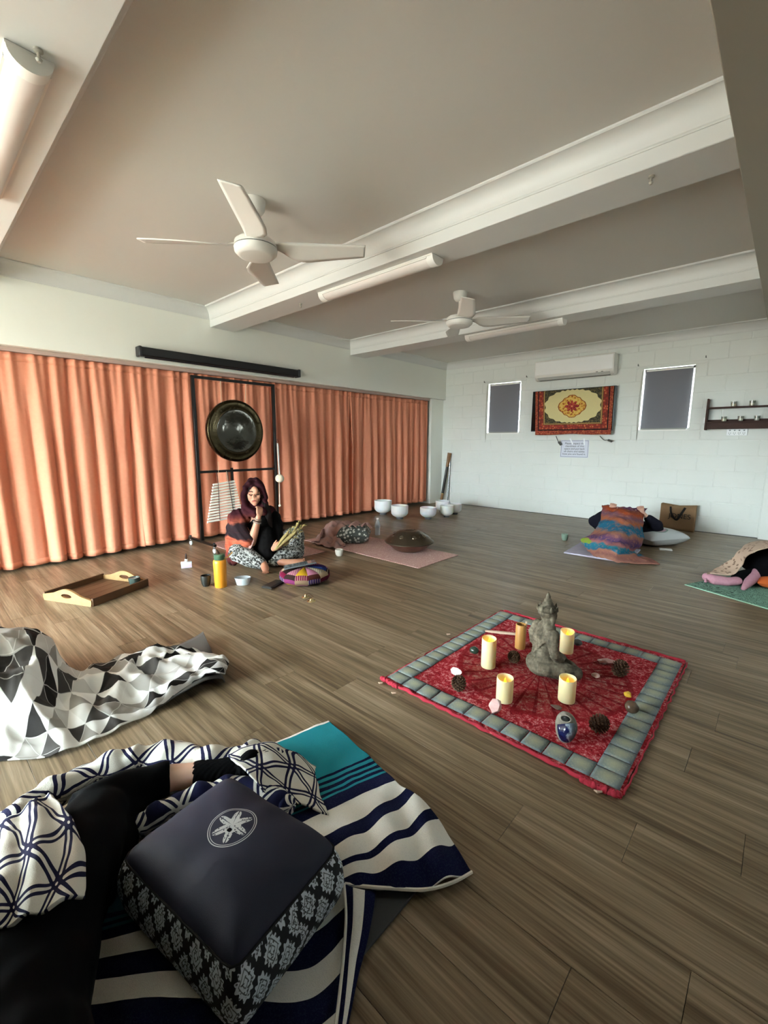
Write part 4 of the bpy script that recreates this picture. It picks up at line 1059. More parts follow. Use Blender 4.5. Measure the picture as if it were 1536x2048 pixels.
def patch(cx, cy, w_, h_):
    nn = 8; z0 = clothz(cx, cy) + 0.003
    pts = []
    for i in range(nn + 1):
        row = []
        for j in range(nn + 1):
            a = -1 + 2 * j / nn; b = -1 + 2 * i / nn
            x = a * w_ / 2; y = b * h_ / 2
            row.append(Vector((x, y, clothz(cx + x, cy + y) + 0.0035 + 0.005 * (1 - a ** 4) * (1 - b ** 4))))
        pts.append(row)
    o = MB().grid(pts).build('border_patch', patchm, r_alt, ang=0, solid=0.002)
    o.location = (cx - AC.x, cy - AC.y, 0)
ny = 15; nx = 12
IX0, IX1, IY0, IY1 = AX0 + 0.006, AX1 - 0.012, AY0 + 0.022, AY1 - 0.03
for k in range(ny):
    h_ = (IY1 - IY0) / ny; yy = IY0 + h_ * (k + 0.5)
    patch(IX0 + BWd / 2, yy, BWd, h_ - 0.003 + 0.0); patch(IX1 - BWd / 2, yy, BWd, h_ - 0.003)
for k in range(nx - 2):
    w_ = (IX1 - IX0 - 2 * BWd) / (nx - 2); xx = IX0 + BWd + w_ * (k + 0.5)
    patch(xx, IY0 + BWd * 0.47, w_ - 0.004, BWd * 0.92); patch(xx, IY1 - BWd * 0.45, w_ - 0.002, BWd * 0.9)
hemm = pm('red_hem', lambda t: mix(t, nz(t, OBJ(t), 70, 3), '861426', 'b42a40'), 0.85)
def hemtube(a, b, seed, r0=0.011, nm='hem'):
    a = Vector(a); b = Vector(b); rn = random.Random(seed); path = []; rad_ = []
    N = 60; d = (b - a); nrm = Vector((-d.y, d.x, 0)).normalized()
    for k in range(N):
        f = k / (N - 1); q = a + d * f + nrm * (0.006 * noise.noise(Vector((f * 17, seed, 0))) + 0.003 * sin(f * 90))
        q.z = 0.008 + 0.003 * noise.noise(Vector((f * 30, seed, 3))); path.append(q); rad_.append(r0 * (0.75 + 0.5 * noise.noise(Vector((f * 22, seed, 9)))))
    MB().tube(path, rad_, 8, rnd=True).build(nm, hemm, r_alt, world=True, ang=0)
hemtube((AX0 - 0.01, AY0 + 0.004, 0), (AX1 - 0.04, AY0 + 0.002, 0), 1, 0.010)
hemtube((AX0 + 0.02, AY1 + 0.002, 0), (AX1 - 0.01, AY1 + 0.004, 0), 2, 0.012)
hemtube((AX1 + 0.002, AY0 + 0.02, 0), (AX1 + 0.008, AY1, 0), 3, 0.0045)
hemtube((AX0 - 0.003, AY0, 0), (AX0 - 0.004, AY1, 0), 4, 0.0028)
hemtube((AX1 - 0.12, AY0 - 0.008, 0), (AX1 - 0.01, AY0 + 0.004, 0), 5, 0.015, 'ruck')
hemtube((AX0 - 0.012, AY0 + 0.006, 0), (AX0 + 0.09, AY0 + 0.0, 0), 6, 0.014, 'ruck')
tassel = pm('tassel', 'b59a86', 0.9)
for k, (u, v) in enumerate(((783, 1385), (757, 1365), (1188, 1580), (893, 1268))):
    q = P(u, v, 0.004); MB().tube([q, q + Vector((0.012, -0.006, 0.004)), q + Vector((0.024, 0.004, 0.006))], [0.002, 0.005, 0.003], 6).build('tassel', tassel, r_alt, world=True)
ZA = 0.013
# statue ---------------------------------------------------------------
stone = pm('weathered_stone', lambda t: ramp(t, nz(t, OBJ(t), 22, 5) * 0.7 + nz(t, vec(t, xyz(t, OBJ(t))[0] * 90.0, xyz(t, OBJ(t))[1] * 90.0, xyz(t, OBJ(t))[2] * 12.0), 1.0, 3) * 0.3, [(0.33, '332e25'), (0.48, '544d40'), (0.58, '696152'), (0.70, '857b68')]), 0.75, bump=lambda t: nz(t, vec(t, xyz(t, OBJ(t))[0] * 110.0, xyz(t, OBJ(t))[1] * 110.0, xyz(t, OBJ(t))[2] * 16.0), 1.0, 4), bs=0.6, bd=0.004, spec=0.2)
bp = (P(1072, 1378) + P(1128, 1345) + P(1040, 1350)) / 3 + Vector((0.0, 0.04, 0))
st = thing('seated_statue', 'grey carved stone statue seated cross-legged in the middle of the red cloth', 'statue', (bp.x, bp.y, ZA), rad(56))
b = MB()
b.ell((0.015, 0, 0.035), (0.088, 0.080, 0.036)); b.ell((-0.02, 0, 0.055), (0.070, 0.080, 0.056))
for s_ in (-1, 1):
    b.tube([(-0.01, s_ * 0.045, 0.055), (0.055, s_ * 0.085, 0.048), (0.105, s_ * 0.098, 0.040)], [0.046, 0.042, 0.034], 14, rnd=True)
    b.tube([(0.105, s_ * 0.098, 0.036), (0.125, s_ * 0.03, 0.038), (0.105, -s_ * 0.045, 0.040)], [0.032, 0.028, 0.022], 12, rnd=True)
    b.tube([(-0.004, s_ * 0.068, 0.232), (-0.018, s_ * 0.083, 0.185), (-0.008, s_ * 0.088, 0.135), (0.035, s_ * 0.070, 0.102), (0.085, s_ * 0.022, 0.086)], [0.026, 0.025, 0.022, 0.020, 0.015], 12, rnd=True)
    b.ell((0.006, s_ * 0.041, 0.292), (0.012, 0.008, 0.026))
b.tube([(-0.012, 0, 0.06), (-0.012, 0, 0.115), (-0.008, 0, 0.165), (-0.006, 0, 0.21), (0.0, 0, 0.238)], [0.064, 0.054, 0.056, 0.060, 0.045], 18, rnd=True, ell=(1.12, 0.88))
b.ell((-0.003, 0, 0.230), (0.040, 0.078, 0.026)); b.tube([(0, 0, 0.235), (0.004, 0, 0.285)], [0.027, 0.025], 14)
b.ell((0.008, 0, 0.305), (0.040, 0.037, 0.046)); b.ell((0.046, 0, 0.300), (0.008, 0.008, 0.012)); b.ell((0.082, 0, 0.082), (0.028, 0.038, 0.014))
b.ell((-0.002, 0, 0.322), (0.045, 0.044, 0.030))
b.tube([(0.002, -0.070, 0.24), (-0.052, -0.04, 0.18), (-0.064, 0.0, 0.12)], [0.010, 0.008, 0.006], 8, rnd=True)
remesh(b, 0.0036, 5, lambda v: 0.0013 * sin(v.z * 420 + 40 * v.y) * (1 if 0.06 < v.z < 0.22 else 0.4)).build('statue_body', stone, st, ang=0)
b = MB().lathe([(0.047, 0.330), (0.049, 0.337), (0.046, 0.346), (0.036, 0.353), (0.024, 0.358), (0.026, 0.364), (0.022, 0.372), (0.017, 0.376), (0.019, 0.382), (0.013, 0.391), (0.010, 0.394), (0.012, 0.399), (0.0065, 0.412), (0.0, 0.424)], (-0.002, 0, 0), 22).build('crown', stone, st, ang=0)
for k in range(7):
    a = 2 * pi * k / 7; q = Vector((-0.002 + 0.043 * cos(a), 0.043 * sin(a), 0.338))
    MB().tube([q, q + Vector((0.004 * cos(a), 0.004 * sin(a), 0.022))], [0.009, 0.002], 8, rnd=True).build('crown_leaf', stone, b)
# flameless candles ------------------------------------------------------
ivory = pm('ivory_wax', lambda t: mix(t, nz(t, OBJ(t), 10), 'e2d3a0', 'ecdfb2'), 0.45, sss=0.35, transl=0.22)
flamem = pm('led_flame', 'ffd23a', 0.4, emit='ffc01e', es=1.3)
def led_candle(u, v, rr_, h, label, slope, watt):
    p = P(u, v, ZA); away = Vector((p.x, p.y, 0)).normalized() * rr_ * 0.8
    r = thing('led_candle', label, 'candle', (p.x + away.x, p.y + away.y, ZA), 0, 'flameless pillar candles on the red cloth')
    seg = 32; vs = []; rings = [(rr_ * 0.97, 0.0, 0), (rr_, 0.006, 0), (rr_, h, 1), (rr_ * 0.96, h + 0.003, 1), (rr_ * 0.86, h, 1), (rr_ * 0.82, h - 0.030, 0.4), (rr_ * 0.4, h - 0.040, 0), (0.001, h - 0.041, 0)]
    for R0, z0, sl in rings:
        for k in range(seg):
            a = 2 * pi * k / seg
            vs.append((R0 * cos(a), R0 * sin(a), z0 + sl * slope * (0.6 * cos(a - 2.2) + 0.25 * sin(2 * a + 0.6))))
    m = len(rings)
    fs = [(i * seg + k, i * seg + (k + 1) % seg, (i + 1) * seg + (k + 1) % seg, (i + 1) * seg + k) for i in range(m - 1) for k in range(seg)] + [tuple(range(seg))[::-1]]
    MB().add(vs, fs).build('wax_body', ivory, r, ang=50)
    MB().lathe([(0, h - 0.041), (0.006, h - 0.036), (0.0085, h - 0.026), (0.006, h - 0.014), (0.002, h - 0.002), (0, h + 0.002)], (0, 0, 0), 14, sq=0.5).build('flame', flamem, r)
    if watt:
        l = bpy.data.lights.new('candle_glow', 'POINT'); l.energy = watt; l.color = (1.0, 0.62, 0.16); l.shadow_soft_size = 0.006
        lo = bpy.data.objects.new('candle_glow', l); COL.objects.link(lo); lo.parent = r; lo.location = (0.010, 0.008, h - 0.018)
led_candle(976, 1338, 0.0365, 0.150, 'tallest ivory flameless candle at the far side of the red cloth by the dark stone', 0.006, 0.018)
led_candle(1132, 1308, 0.036, 0.118, 'ivory flameless candle behind the statue, glowing orange near its rim', 0.011, 0.018)
led_candle(1008, 1407, 0.0365, 0.105, 'short ivory flameless candle nearest the pink quartz crystal', 0.004, 0.005)
led_candle(1132, 1407, 0.0365, 0.105, 'short ivory flameless candle in front of the statue above the agate geode', 0.004, 0.005)
# bamboo cylinder and wood stick
p = P(1040, 1299, ZA)
r = thing('bamboo_cup', 'tan bamboo tube standing behind the statue', 'bamboo tube', (p.x - 0.01, p.y + 0.02, ZA))
bam = pm('bamboo', lambda t: mix(t, nz(t, vec(t, xyz(t, OBJ(t))[0] * 60.0, xyz(t, OBJ(t))[1] * 60.0, xyz(t, OBJ(t))[2] * 5.0), 1.0, 3), '8a5f2e', 'b98848'), 0.5)
MB().lathe([(0, 0), (0.027, 0), (0.028, 0.004), (0.0285, 0.138), (0.027, 0.140), (0.0235, 0.139), (0.0225, 0.02), (0, 0.018)], seg=28).build('tube', bam, r)
MB().tube([(0.004, 0.006, 0.02), (0.018, 0.03, 0.152)], 0.006, 8).build('incense_bundle', pm('cream_stick', 'b9a993', 0.7), r)
a, b_ = P(972, 1262, ZA + 0.008), P(1040, 1269, ZA + 0.008)
tag(MB().tube([a, a.lerp(b_, 0.15), a.lerp(b_, 0.5), b_], [0.006, 0.009, 0.010, 0.009], 8, rnd=True, ell=(1.3, 0.8)).build('wood_stick', pm('palo_wood', lambda t: mix(t, nz(t, OBJ(t), 40, 3), 'b08a72', 'd8c2b0'), 0.7)), 'pale stick of fragrant wood lying beside the bamboo tube', 'stick')
# pine cones
conem = pm('pine_scale', lambda t: mix(t, nz(t, OBJ(t), 90, 3), '2a1a12', '5b3f2b'), 0.7)
tipm = pm('pine_tip', '7a5a3e', 0.7)
def pinecone(u, v, s_, label, tilt, rz):
    p = P(u, v, ZA); away = Vector((p.x, p.y, 0)).normalized() * 0.030 * s_
    r = thing('pine_cone', label, 'pine cone', (p.x + away.x, p.y + away.y, ZA), rz, 'pine cones on the red cloth')
    R_ = Matrix.Rotation(tilt, 3, 'X'); H0 = 0.036 * s_
    core = MB(); core.ell((0, 0, H0), (0.022 * s_, 0.022 * s_, 0.030 * s_), R_, 14, 8); core.build('core', conem, r)
    sc = MB(); tips = MB(); k = 0; N = 92
    for k in range(N):
        f = (k + 0.5) / N; zz = 1 - 2 * f; a = k * 2.399963; q = sqrt(max(0, 1 - zz * zz))
        d = Vector((q * cos(a), q * sin(a), zz)); base = Vector((d.x * 0.020, d.y * 0.020, d.z * 0.027)) * s_
        out = (d + Vector((0, 0, 0.55))).normalized(); sd = out.cross(d)
        sd = sd.normalized() if sd.length > 1e-4 else Vector((1, 0, 0)); up = sd.cross(out)
        Ls = (0.017 - 0.006 * abs(zz) ** 3) * s_; w_ = 0.0075 * s_
        pts = [base - sd * w_ * 0.4, base + sd * w_ * 0.4, base + out * Ls * 0.7 + sd * w_, base + out * Ls, base + out * Ls * 0.7 - sd * w_]
        off = d * 0.0022 * s_; n0 = [x - off for x in pts]; n1 = [x + off for x in pts]
        cen_ = Vector((0, 0, H0))
        sc.add([R_ @ x + cen_ for x in n0 + n1], [(4, 3, 2, 1, 0), (5, 6, 7, 8, 9)] + [(i, (i + 1) % 5, 5 + (i + 1) % 5, 5 + i) for i in range(5)])
        tp = base + out * Ls * 0.96
        tips.ell(R_ @ tp + cen_, 0.0021 * s_, None, 5, 3)
    tag(sc.build('scales', conem, r, smooth=False), kind='stuff'); tag(tips.build('scale_tips', tipm, r, smooth=False), kind='stuff')
pinecone(1027, 1330, 0.90, 'pine cone close behind the statue beside the bamboo tube', 0.9, 0.3)
pinecone(917, 1388, 0.98, 'pine cone standing upright below the white crystal', 0.15, 1.0)
pinecone(1238, 1358, 1.12, 'biggest pine cone, at the border side farthest from the tall candle', 0.45, 2.0)
pinecone(1196, 1473, 1.02, 'pine cone lying beside the agate geode', 1.2, 2.6)
# stones
def rock(name, u, v, size, mat, label, cat, seed, flat=False, tilt=0.0, nP=26, rz=0.0):
    rn = random.Random(seed); bm = bmesh.new()
    for _ in range(nP):
        q = Vector((rn.gauss(0, 1), rn.gauss(0, 1), rn.gauss(0, 1))).normalized(); bm.verts.new((q.x * size[0] / 2, q.y * size[1] / 2, q.z * size[2] / 2))
    bmesh.ops.convex_hull(bm, input=bm.verts)
    R_ = Matrix.Rotation(rz, 3, 'Z') @ Matrix.Rotation(tilt, 3, 'Y')
    vs = [R_ @ v_.co for v_ in bm.verts]; bm.verts.index_update(); fs = [[x.index for x in f.verts] for f in bm.faces]; bm.free()
    used = sorted({i for f in fs for i in f}); zl = min(vs[i].z for i in used); vs = [q - Vector((0, 0, zl)) for q in vs]
    mp = {o: k for k, o in enumerate(used)}
    p = P(u, v, ZA); away = Vector((p.x, p.y, 0)).normalized() * size[1] * 0.35
    return tag(MB().add([vs[i] for i in used], [[mp[i] for i in f] for f in fs]).build(name, mat, smooth=flat, loc=(p.x + away.x, p.y + away.y, ZA), ang=60 if flat else 20), label, cat, 'stones on the red cloth')
quz = pm('rose_quartz', lambda t: mix(t, nz(t, OBJ(t), 40, 4), 'b98a86', 'dcc3be'), 0.2, sss=0.3)
rock('quartz_crystal', 989, 1432, (0.055, 0.05, 0.075), quz, 'pointed pink quartz crystal in front of the short candle', 'crystal', 4, tilt=0.4)
rock('white_crystal', 912, 1353, (0.060, 0.045, 0.038), pm('milky_quartz', lambda t: mix(t, nz(t, OBJ(t), 30), 'dfe3e6', 'f4f6f7'), 0.2, sss=0.3), 'milky white crystal lying above the upright pine cone', 'crystal', 9)
rock('green_stone', 948, 1310, (0.052, 0.048, 0.040), pm('polished_green', '2c3a30', 0.12), 'round polished dark green stone beside the tallest candle', 'stone', 12, True, nP=120)
rock('flat_crystal', 1191, 1357, (0.042, 0.038, 0.022), quz, 'small flat pale pink crystal in the open part of the red cloth', 'crystal', 21)
rock('pink_slab', 1214, 1331, (0.085, 0.050, 0.030), pm('pink_slab', 'b98f88', 0.4), 'pink stone slab half hidden behind the biggest pine cone', 'stone', 31, rz=0.6)
rock('white_wedge', 1204, 1328, (0.055, 0.014, 0.022), pm('selenite', 'e6dfe0', 0.3), 'white crystal wedge leaning on the pink slab', 'crystal', 33, rz=-0.2)
rock('dark_stone', 1154, 1293, (0.055, 0.05, 0.035), pm('grey_stone', '3a3b38', 0.5), 'dark grey stone beside the glowing candle behind the statue', 'stone', 41, True, nP=60)
rock('yellow_stone', 1255, 1396, (0.036, 0.030, 0.028), pm('citrine', 'c9a53a', 0.25), 'small bright yellow stone near the border', 'stone', 52)
rock('brown_ball', 1262, 1430, (0.056, 0.056, 0.052), pm('brown_jasper', lambda t: mix(t, nz(t, OBJ(t), 40, 3), '3d2f26', '5e4c3c'), 0.25), 'round polished brown stone near the border below the yellow stone', 'stone', 61, True, nP=140)
rock('blush_crystal', 1103, 1281, (0.05, 0.03, 0.035), quz, 'small blush crystal just behind the statue shoulder', 'crystal', 71)
rock('mossy_stone', 1112, 1420, (0.05, 0.04, 0.012), pm('mossy', '5c4a42', 0.7), 'flat dull brown stone just above the agate geode', 'stone', 77)
# agate geode slab, polished face to the photographer
p = P(1130, 1484, ZA); fc = Vector((-p.x, -p.y, 0)).normalized(); ang_ = math.atan2(fc.y, fc.x)
r = thing('agate_geode', 'upright cut agate geode with a dark blue polished face and a hole', 'geode', (p.x, p.y, ZA), ang_)
N = 28
def gout(k, s_=1.0): a = 2 * pi * k / N; return (0.039 * s_ * cos(a) * (1 + 0.05 * sin(3 * a)), 0.058 + 0.058 * s_ * sin(a) * (1 - 0.10 * cos(a)))
lean = Matrix.Rotation(-0.16, 3, 'Y')
mb = MB(); lay = [(-0.030, 0.55), (-0.022, 0.85), (-0.006, 1.0), (0.008, 1.0), (0.012, 0.95)]
vs = [lean @ Vector((x, *gout(k, s_))) for x, s_ in lay for k in range(N)]
vs = [Vector((q.x, q.y * (1 + 0.05 * noise.noise(q * 60)), max(0.0, q.z * (1 + 0.03 * noise.noise(q * 70))))) for q in vs]
m = len(lay)
mb.add(vs, [(i * N + k, i * N + (k + 1) % N, (i + 1) * N + (k + 1) % N, (i + 1) * N + k) for i in range(m - 1) for k in range(N)] + [tuple(range(N))[::-1], tuple(range((m - 1) * N, m * N))])
mb.build('rough_rind', pm('geode_rind', lambda t: mix(t, nz(t, OBJ(t), 60, 4), '5a554c', '9c9385'), 0.9, bump=lambda t: nz(t, OBJ(t), 140, 5), bs=1.0, bd=0.004), r, ang=0)
def facecol(t):
    o = OBJ(t); x, y, z_ = xyz(t, o); n_ = nz(t, o, 30, 3)
    e = (y * 26.0 + n_ * 1.6 + z_ * 4.0)
    return ramp(t, e * 0.5 - 0.08, [(0.10, '12163c'), (0.45, '1a1d44'), (0.52, '8b97a2'), (0.60, '5d6670'), (0.80, '474c50'), (1.0, '6d6f6c')])
fm = pm('geode_face', facecol, 0.12)
MB().add([lean @ Vector((0.0138, gout(k, 0.88)[0] + 0.003, min(gout(k, 0.86)[1] - 0.002, 0.078 + 0.35 * gout(k, 0.88)[0]))) for k in range(N)], [tuple(range(N))]).build('polished_face', fm, r, solid=0.002)
MB().add([lean @ Vector((0.0150, -0.004 + 0.016 * cos(2 * pi * k / 18), 0.096 + 0.011 * sin(2 * pi * k / 18))) for k in range(18)] + [lean @ Vector((0.0150, -0.004 + 0.022 * cos(2 * pi * k / 18), 0.096 + 0.016 * sin(2 * pi * k / 18))) for k in range(18)], [(k, (k + 1) % 18, 18 + (k + 1) % 18, 18 + k) for k in range(18)]).build('hole_rim', pm('geode_rim', '8f887b', 0.8), r, solid=0.004)
MB().add([lean @ Vector((0.0146, -0.004 + 0.016 * cos(2 * pi * k / 18), 0.096 + 0.011 * sin(2 * pi * k / 18))) for k in range(18)], [tuple(range(18))]).build('hole', pm('geode_hole', '2b2a28', 0.8), r, solid=0.001)
# ================================================================== foreground: mats, blankets, towel, cushion
def tri(t, u, v, s_):
    a = u / s_ - v / (s_ * 0.866) * 0.5; b = v / (s_ * 0.866)
    return a, b
def geocol(t):
    u, v = UV(t); a, b = tri(t, u, v, 0.15)
    fa, fb = a.fr(), b.fr(); up = (fa + fb).gt(1.0)
    r_ = wn(t, vec(t, a.fl(), b.fl(), up))
    c = ramp(t, r_, [(0.0, '1d1a19'), (0.16, '3f3c3a'), (0.28, '8d8984'), (0.42, 'b4b1ad'), (0.58, 'd5d3cf'), (0.78, 'e4e3e0')], True)
    s3 = (a + b).fr()
    e = fa.min(1.0 - fa).min(fb.min(1.0 - fb)).min(s3.min(1.0 - s3))
    return mix(t, e.lt(0.018) * 0.5, c, 'dedcd8')
geom = pm('triangle_print', geocol, 0.8, bump=weave(400), bs=0.15, spec=0.2)
matg = pm('grey_mat', '4b4845', 0.75, bump=weave(600), bs=0.2)
# dark grey mat curling up at its end
ctrl = []
for (xa, ya, za), (xb_, yb_, zb2) in (((-2.15, -0.7, .004), (-2.60, -0.7, .004)), ((-2.08, 0.2, .004), (-2.52, 0.2, .004)), ((-1.905, 0.55, .006), (-2.44, 0.7, .004)), ((-1.875, 0.70, .040), (-2.43, 0.85, .006)),
                                      ((-1.865, 0.82, .064), (-2.42, 0.95, .014)), ((-1.86, 0.895, .045), (-2.41, 1.03, .034)), ((-1.865, 0.915, .012), (-2.41, 1.07, .048))):
    A = Vector((xa, ya, za)); B = Vector((xb_, yb_, zb2)); ctrl.append([A, A.lerp(B, 0.33), A.lerp(B, 0.66), B])
mb = sheet(ctrl, 14, 60, (0.6, 1.7), 0, zmin=0.004)
tag(mb.build('yoga_mat', matg, solid=0.007, ang=0), 'dark grey yoga mat curling up under the triangle-print blanket', 'yoga mat')
cols = [[(-150, 1272, .30), (-150, 1365, .27), (-150, 1455, .12), (-150, 1535, .012)],
        [(0, 1264, .27), (0, 1345, .25), (0, 1440, .10), (0, 1521, .012)],
        [(60, 1262, .24), (62, 1340, .22), (60, 1440, .10), (75, 1515, .012)],
        [(100, 1280, .19), (100, 1355, .17), (112, 1440, .08), (125, 1505, .012)],
        [(122, 1322, .12), (128, 1372, .11), (150, 1440, .055), (165, 1490, .012)],
        [(165, 1342, .075), (180, 1380, .075), (210, 1430, .045), (215, 1468, .012)],
        [(235, 1318, .095), (250, 1360, .085), (280, 1405, .05), (290, 1432, .012)],
        [(300, 1302, .10), (312, 1345, .09), (335, 1380, .06), (350, 1397, .022)],
        [(370, 1302, .085), (380, 1330, .085), (390, 1352, .075), (398, 1364, .05)],
        [(430, 1308, .085), (436, 1326, .09), (438, 1341, .08), (436, 1354, .066)],
        [(456, 1326, .065), (459, 1334, .065), (455, 1346, .055), (449, 1357, .045)]]
rows = [[], [], [], [], []]
for c in cols:
    rg = P(*c[0]); bk = rg + Vector((rg.x, rg.y, 0)).normalized() * (0.05 + rg.z * 0.5); bk.z = 0.012
    rows[0].append(bk)
    for k in range(4): rows[k + 1].append(P(*c[k]))
def crumple(p, a, b):
    k = min(1.0, p.z / 0.05)
    rg_ = 1 - abs(noise.noise(Vector((p.x * 5.5, p.y * 8, 4)))) * 2.2; rg2 = 1 - abs(noise.noise(Vector((p.x * 12, p.y * 13, 9)))) * 2.2
    p.z += k * (0.030 * max(-0.4, rg_) + 0.013 * max(-0.5, rg2) - 0.012)
    return p
tag(sheet(rows, 150, 90, (1.75, 0.95), 0.022, 7, 5, zmin=0.010, zfn=crumple).build('blanket', geom, solid=0.005, ang=0), 'crumpled blanket printed with grey, black and white triangles', 'blanket')

# grey mat, striped towel ---------------------------------------------------
tag(MB().b2((-0.31, -0.84, 0.0005), (0.31, 0.84, 0.008)).build('yoga_mat', pm('charcoal_mat', '39393a', 0.8, bump=weave(600), bs=0.2), loc=(-0.893, -0.02, 0), bevel=0.002), 'charcoal yoga mat under the striped beach towel', 'yoga mat')
navy = '090e30'; teal = '1f7c88'; cream = 'd9d7cf'
towb = lambda t: nz(t, OBJ(t), 520, 3)
def stripes(stops):
    def f(t):
        u, v = UV(t); n_ = nz(t, OBJ(t), 260, 2)
        c = ramp(t, v + (nz(t, OBJ(t), 14, 2) - 0.5) * 0.012, stops, True)
        return mix(t, n_.gt(0.56) * 0.07, c, '5a6a78')
    return f
S1 = [(0.0, 'd9d6cc'), (0.008, teal), (0.225, navy), (0.238, teal), (0.252, navy), (0.268, teal), (0.284, navy), (0.302, teal), (0.318, navy), (0.338, teal), (0.352, navy), (0.43, cream), (0.545, navy), (0.615, cream), (0.715, navy), (0.762, cream), (0.865, navy), (0.992, 'd9d6cc')]
tow1 = pm('towel_stripes', stripes(S1), 0.95, bump=towb, bs=0.5, bd=0.003, spec=0.15)
root = thing('beach_towel', 'beach towel with navy, white and teal stripes spread under the black cushion', 'towel', (-0.95, 0.6, 0))
rows = [[(500, 1508, .016), (555, 1483, .016), (605, 1462, .014), (657, 1441, .014)],
        [(530, 1545, .02), (590, 1520, .02), (645, 1497, .018), (700, 1480, .014)],
        [(560, 1590, .02), (625, 1562, .02), (685, 1535, .018), (738, 1514, .014)],
        [(580, 1625, .02), (650, 1595, .022), (712, 1565, .02), (768, 1542, .016)],
        [(570, 1665, .02), (660, 1625, .03), (730, 1590, .03), (793, 1563, .03)],
        [(585, 1700, .02), (670, 1668, .045), (755, 1620, .04), (815, 1580, .03)],
        [(610, 1730, .02), (690, 1705, .05), (780, 1655, .05), (843, 1602, .035)],
        [(640, 1752, .02), (705, 1730, .045), (800, 1690, .055), (880, 1640, .03)],
        [(662, 1770, .02), (720, 1752, .04), (825, 1728, .05), (915, 1692, .022)],
        [(680, 1782, .02), (740, 1774, .03), (850, 1777, .022), (943, 1743, .018)]]
def ripple(p, a, b):
    p.z += 0.010 * sin(p.x * 30 + p.y * 44) * min(1, max(0, (a - 0.4) * 4)) * (0.4 + 0.6 * b); return p
sheet([[P(*q) for q in r_] for r_ in rows], 70, 110, (0.5, 1.0), 0.010, 9, 8, zmin=0.011, zfn=ripple).build('towel_end', tow1, root, world=True, solid=0.006, ang=0)
S2 = [(0.0, '173f49'), (0.16, navy), (0.18, '1d5560'), (0.2, navy), (0.22, '1d5560'), (0.24, navy), (0.30, cream), (0.41, navy), (0.53, cream), (0.66, navy), (0.79, cream), (0.92, navy)]
tow2 = pm('towel_stripes_b', stripes(S2), 0.95, bump=towb, bs=0.5, bd=0.003, spec=0.15)
rows = [[(200, 1760, .02), (300, 1740, .014), (450, 1700, .014), (600, 1670, .014), (688, 1640, .014)],
        [(190, 1830, .03), (300, 1800, .014), (450, 1780, .014), (610, 1740, .014), (692, 1690, .016)],
        [(165, 1890, .04), (300, 1855, .016), (460, 1840, .014), (620, 1800, .014), (694, 1748, .018)],
        [(120, 1945, .045), (290, 1910, .02), (470, 1900, .014), (622, 1880, .016), (692, 1820, .02)],
        [(70, 2000, .04), (280, 1965, .025), (480, 1960, .014), (618, 1960, .018), (687, 1895, .02)],
        [(20, 2060, .03), (270, 2020, .025), (480, 2030, .014), (610, 2030, .018), (680, 1975, .02)],
        [(-40, 2130, .02), (260, 2085, .02), (480, 2110, .014), (600, 2110, .016), (672, 2060, .018)],
        [(-100, 2200, .02), (250, 2160, .02), (480, 2200, .014), (590, 2190, .014), (664, 2150, .016)]]
sheet([[P(*q) for q in r_] for r_ in rows], 90, 80, (0.6, 1.0), 0.008, 9, 2, zmin=0.011).build('towel_middle', tow2, root, world=True, solid=0.006, ang=0)
S3 = [(0.0, navy), (0.30, cream), (0.62, navy), (0.97, navy)]
tow3 = pm('towel_stripes_c', stripes(S3), 0.95, bump=towb, bs=0.5, bd=0.003, spec=0.15)
rows = [[(688, 1768, .028), (690, 1840, .024), (686, 1930, .022), (676, 2060, .02)],
        [(708, 1778, .034), (708, 1850, .03), (698, 1930, .024), (684, 2060, .018)],
        [(732, 1782, .030), (726, 1860, .024), (710, 1940, .018), (690, 2060, .014)],
        [(752, 1780, .016), (735, 1880, .014), (712, 1965, .013), (694, 2060, .012)]]
sheet([[P(*q) for q in r_] for r_ in rows], 50, 24, (0.5, 1.0), 0.006, 9, 1, zmin=0.011).build('towel_fold', tow3, root, world=True, solid=0.006, ang=0)
pip = [P(*q) for q in ((690, 1768, .03), (720, 1772, .032), (770, 1776, .03), (850, 1779, .026), (905, 1765, .024), (944, 1744, .022))]
MB().tube(spline(pip, 40), 0.0045, 6).build('piping', pm('towel_piping', 'd4d0c4', 0.9), root, world=True)
pip = [P(*q) for q in ((688, 1768, .034), (692, 1830, .030), (688, 1900, .030), (680, 1980, .030), (668, 2080, .028))]
MB().tube(spline(pip, 30), 0.0035, 6).build('piping', pm('towel_piping', 'd4d0c4', 0.9), root, world=True)

# black cushion with damask sides -------------------------------------------
CC = Vector((-0.885, 0.425, 0.018)); CR = rad(9)
cu = thing('floor_cushion', 'black rectangular floor cushion with white damask sides and a white medallion on top', 'cushion', CC, CR)
def damask(t):
    u, v = UV(t)
    cw, chh = 0.062, 0.100
    rowi = (v / (chh * 0.5)).fl(); 
    # staggered lattice of ogee motifs: test the two interleaved grids
    def motif(ou, ov):
        x = ((u / cw + ou).fr() - 0.5); y = ((v / chh + ov).fr() - 0.5)
        th = y.atan2(x); d_ = ((x / 0.46).abs().pow(1.15) + (y / 0.52).abs().pow(1.1))
        edge = d_ + (th * 12.0).cos() * 0.11
        n_ = vor(t, vec(t, u, v, 0.0), 165.0)
        lace = n_.gt(0.36)
        ring = ((d_ - 0.40).abs().lt(0.035)) + ((d_ - 0.16).abs().lt(0.03))
        body = edge.lt(0.70) * (1.0 - ring.min(1.0) * 0.8)
        return body * (lace * 0.85 + 0.15)
    k = motif(0.0, 0.0).max(motif(0.5, 0.5))
    return mix(t, k, '08090e', 'bcc6cf')
damm = pm('damask', damask, 0.75, bump=weave(700), bs=0.15)
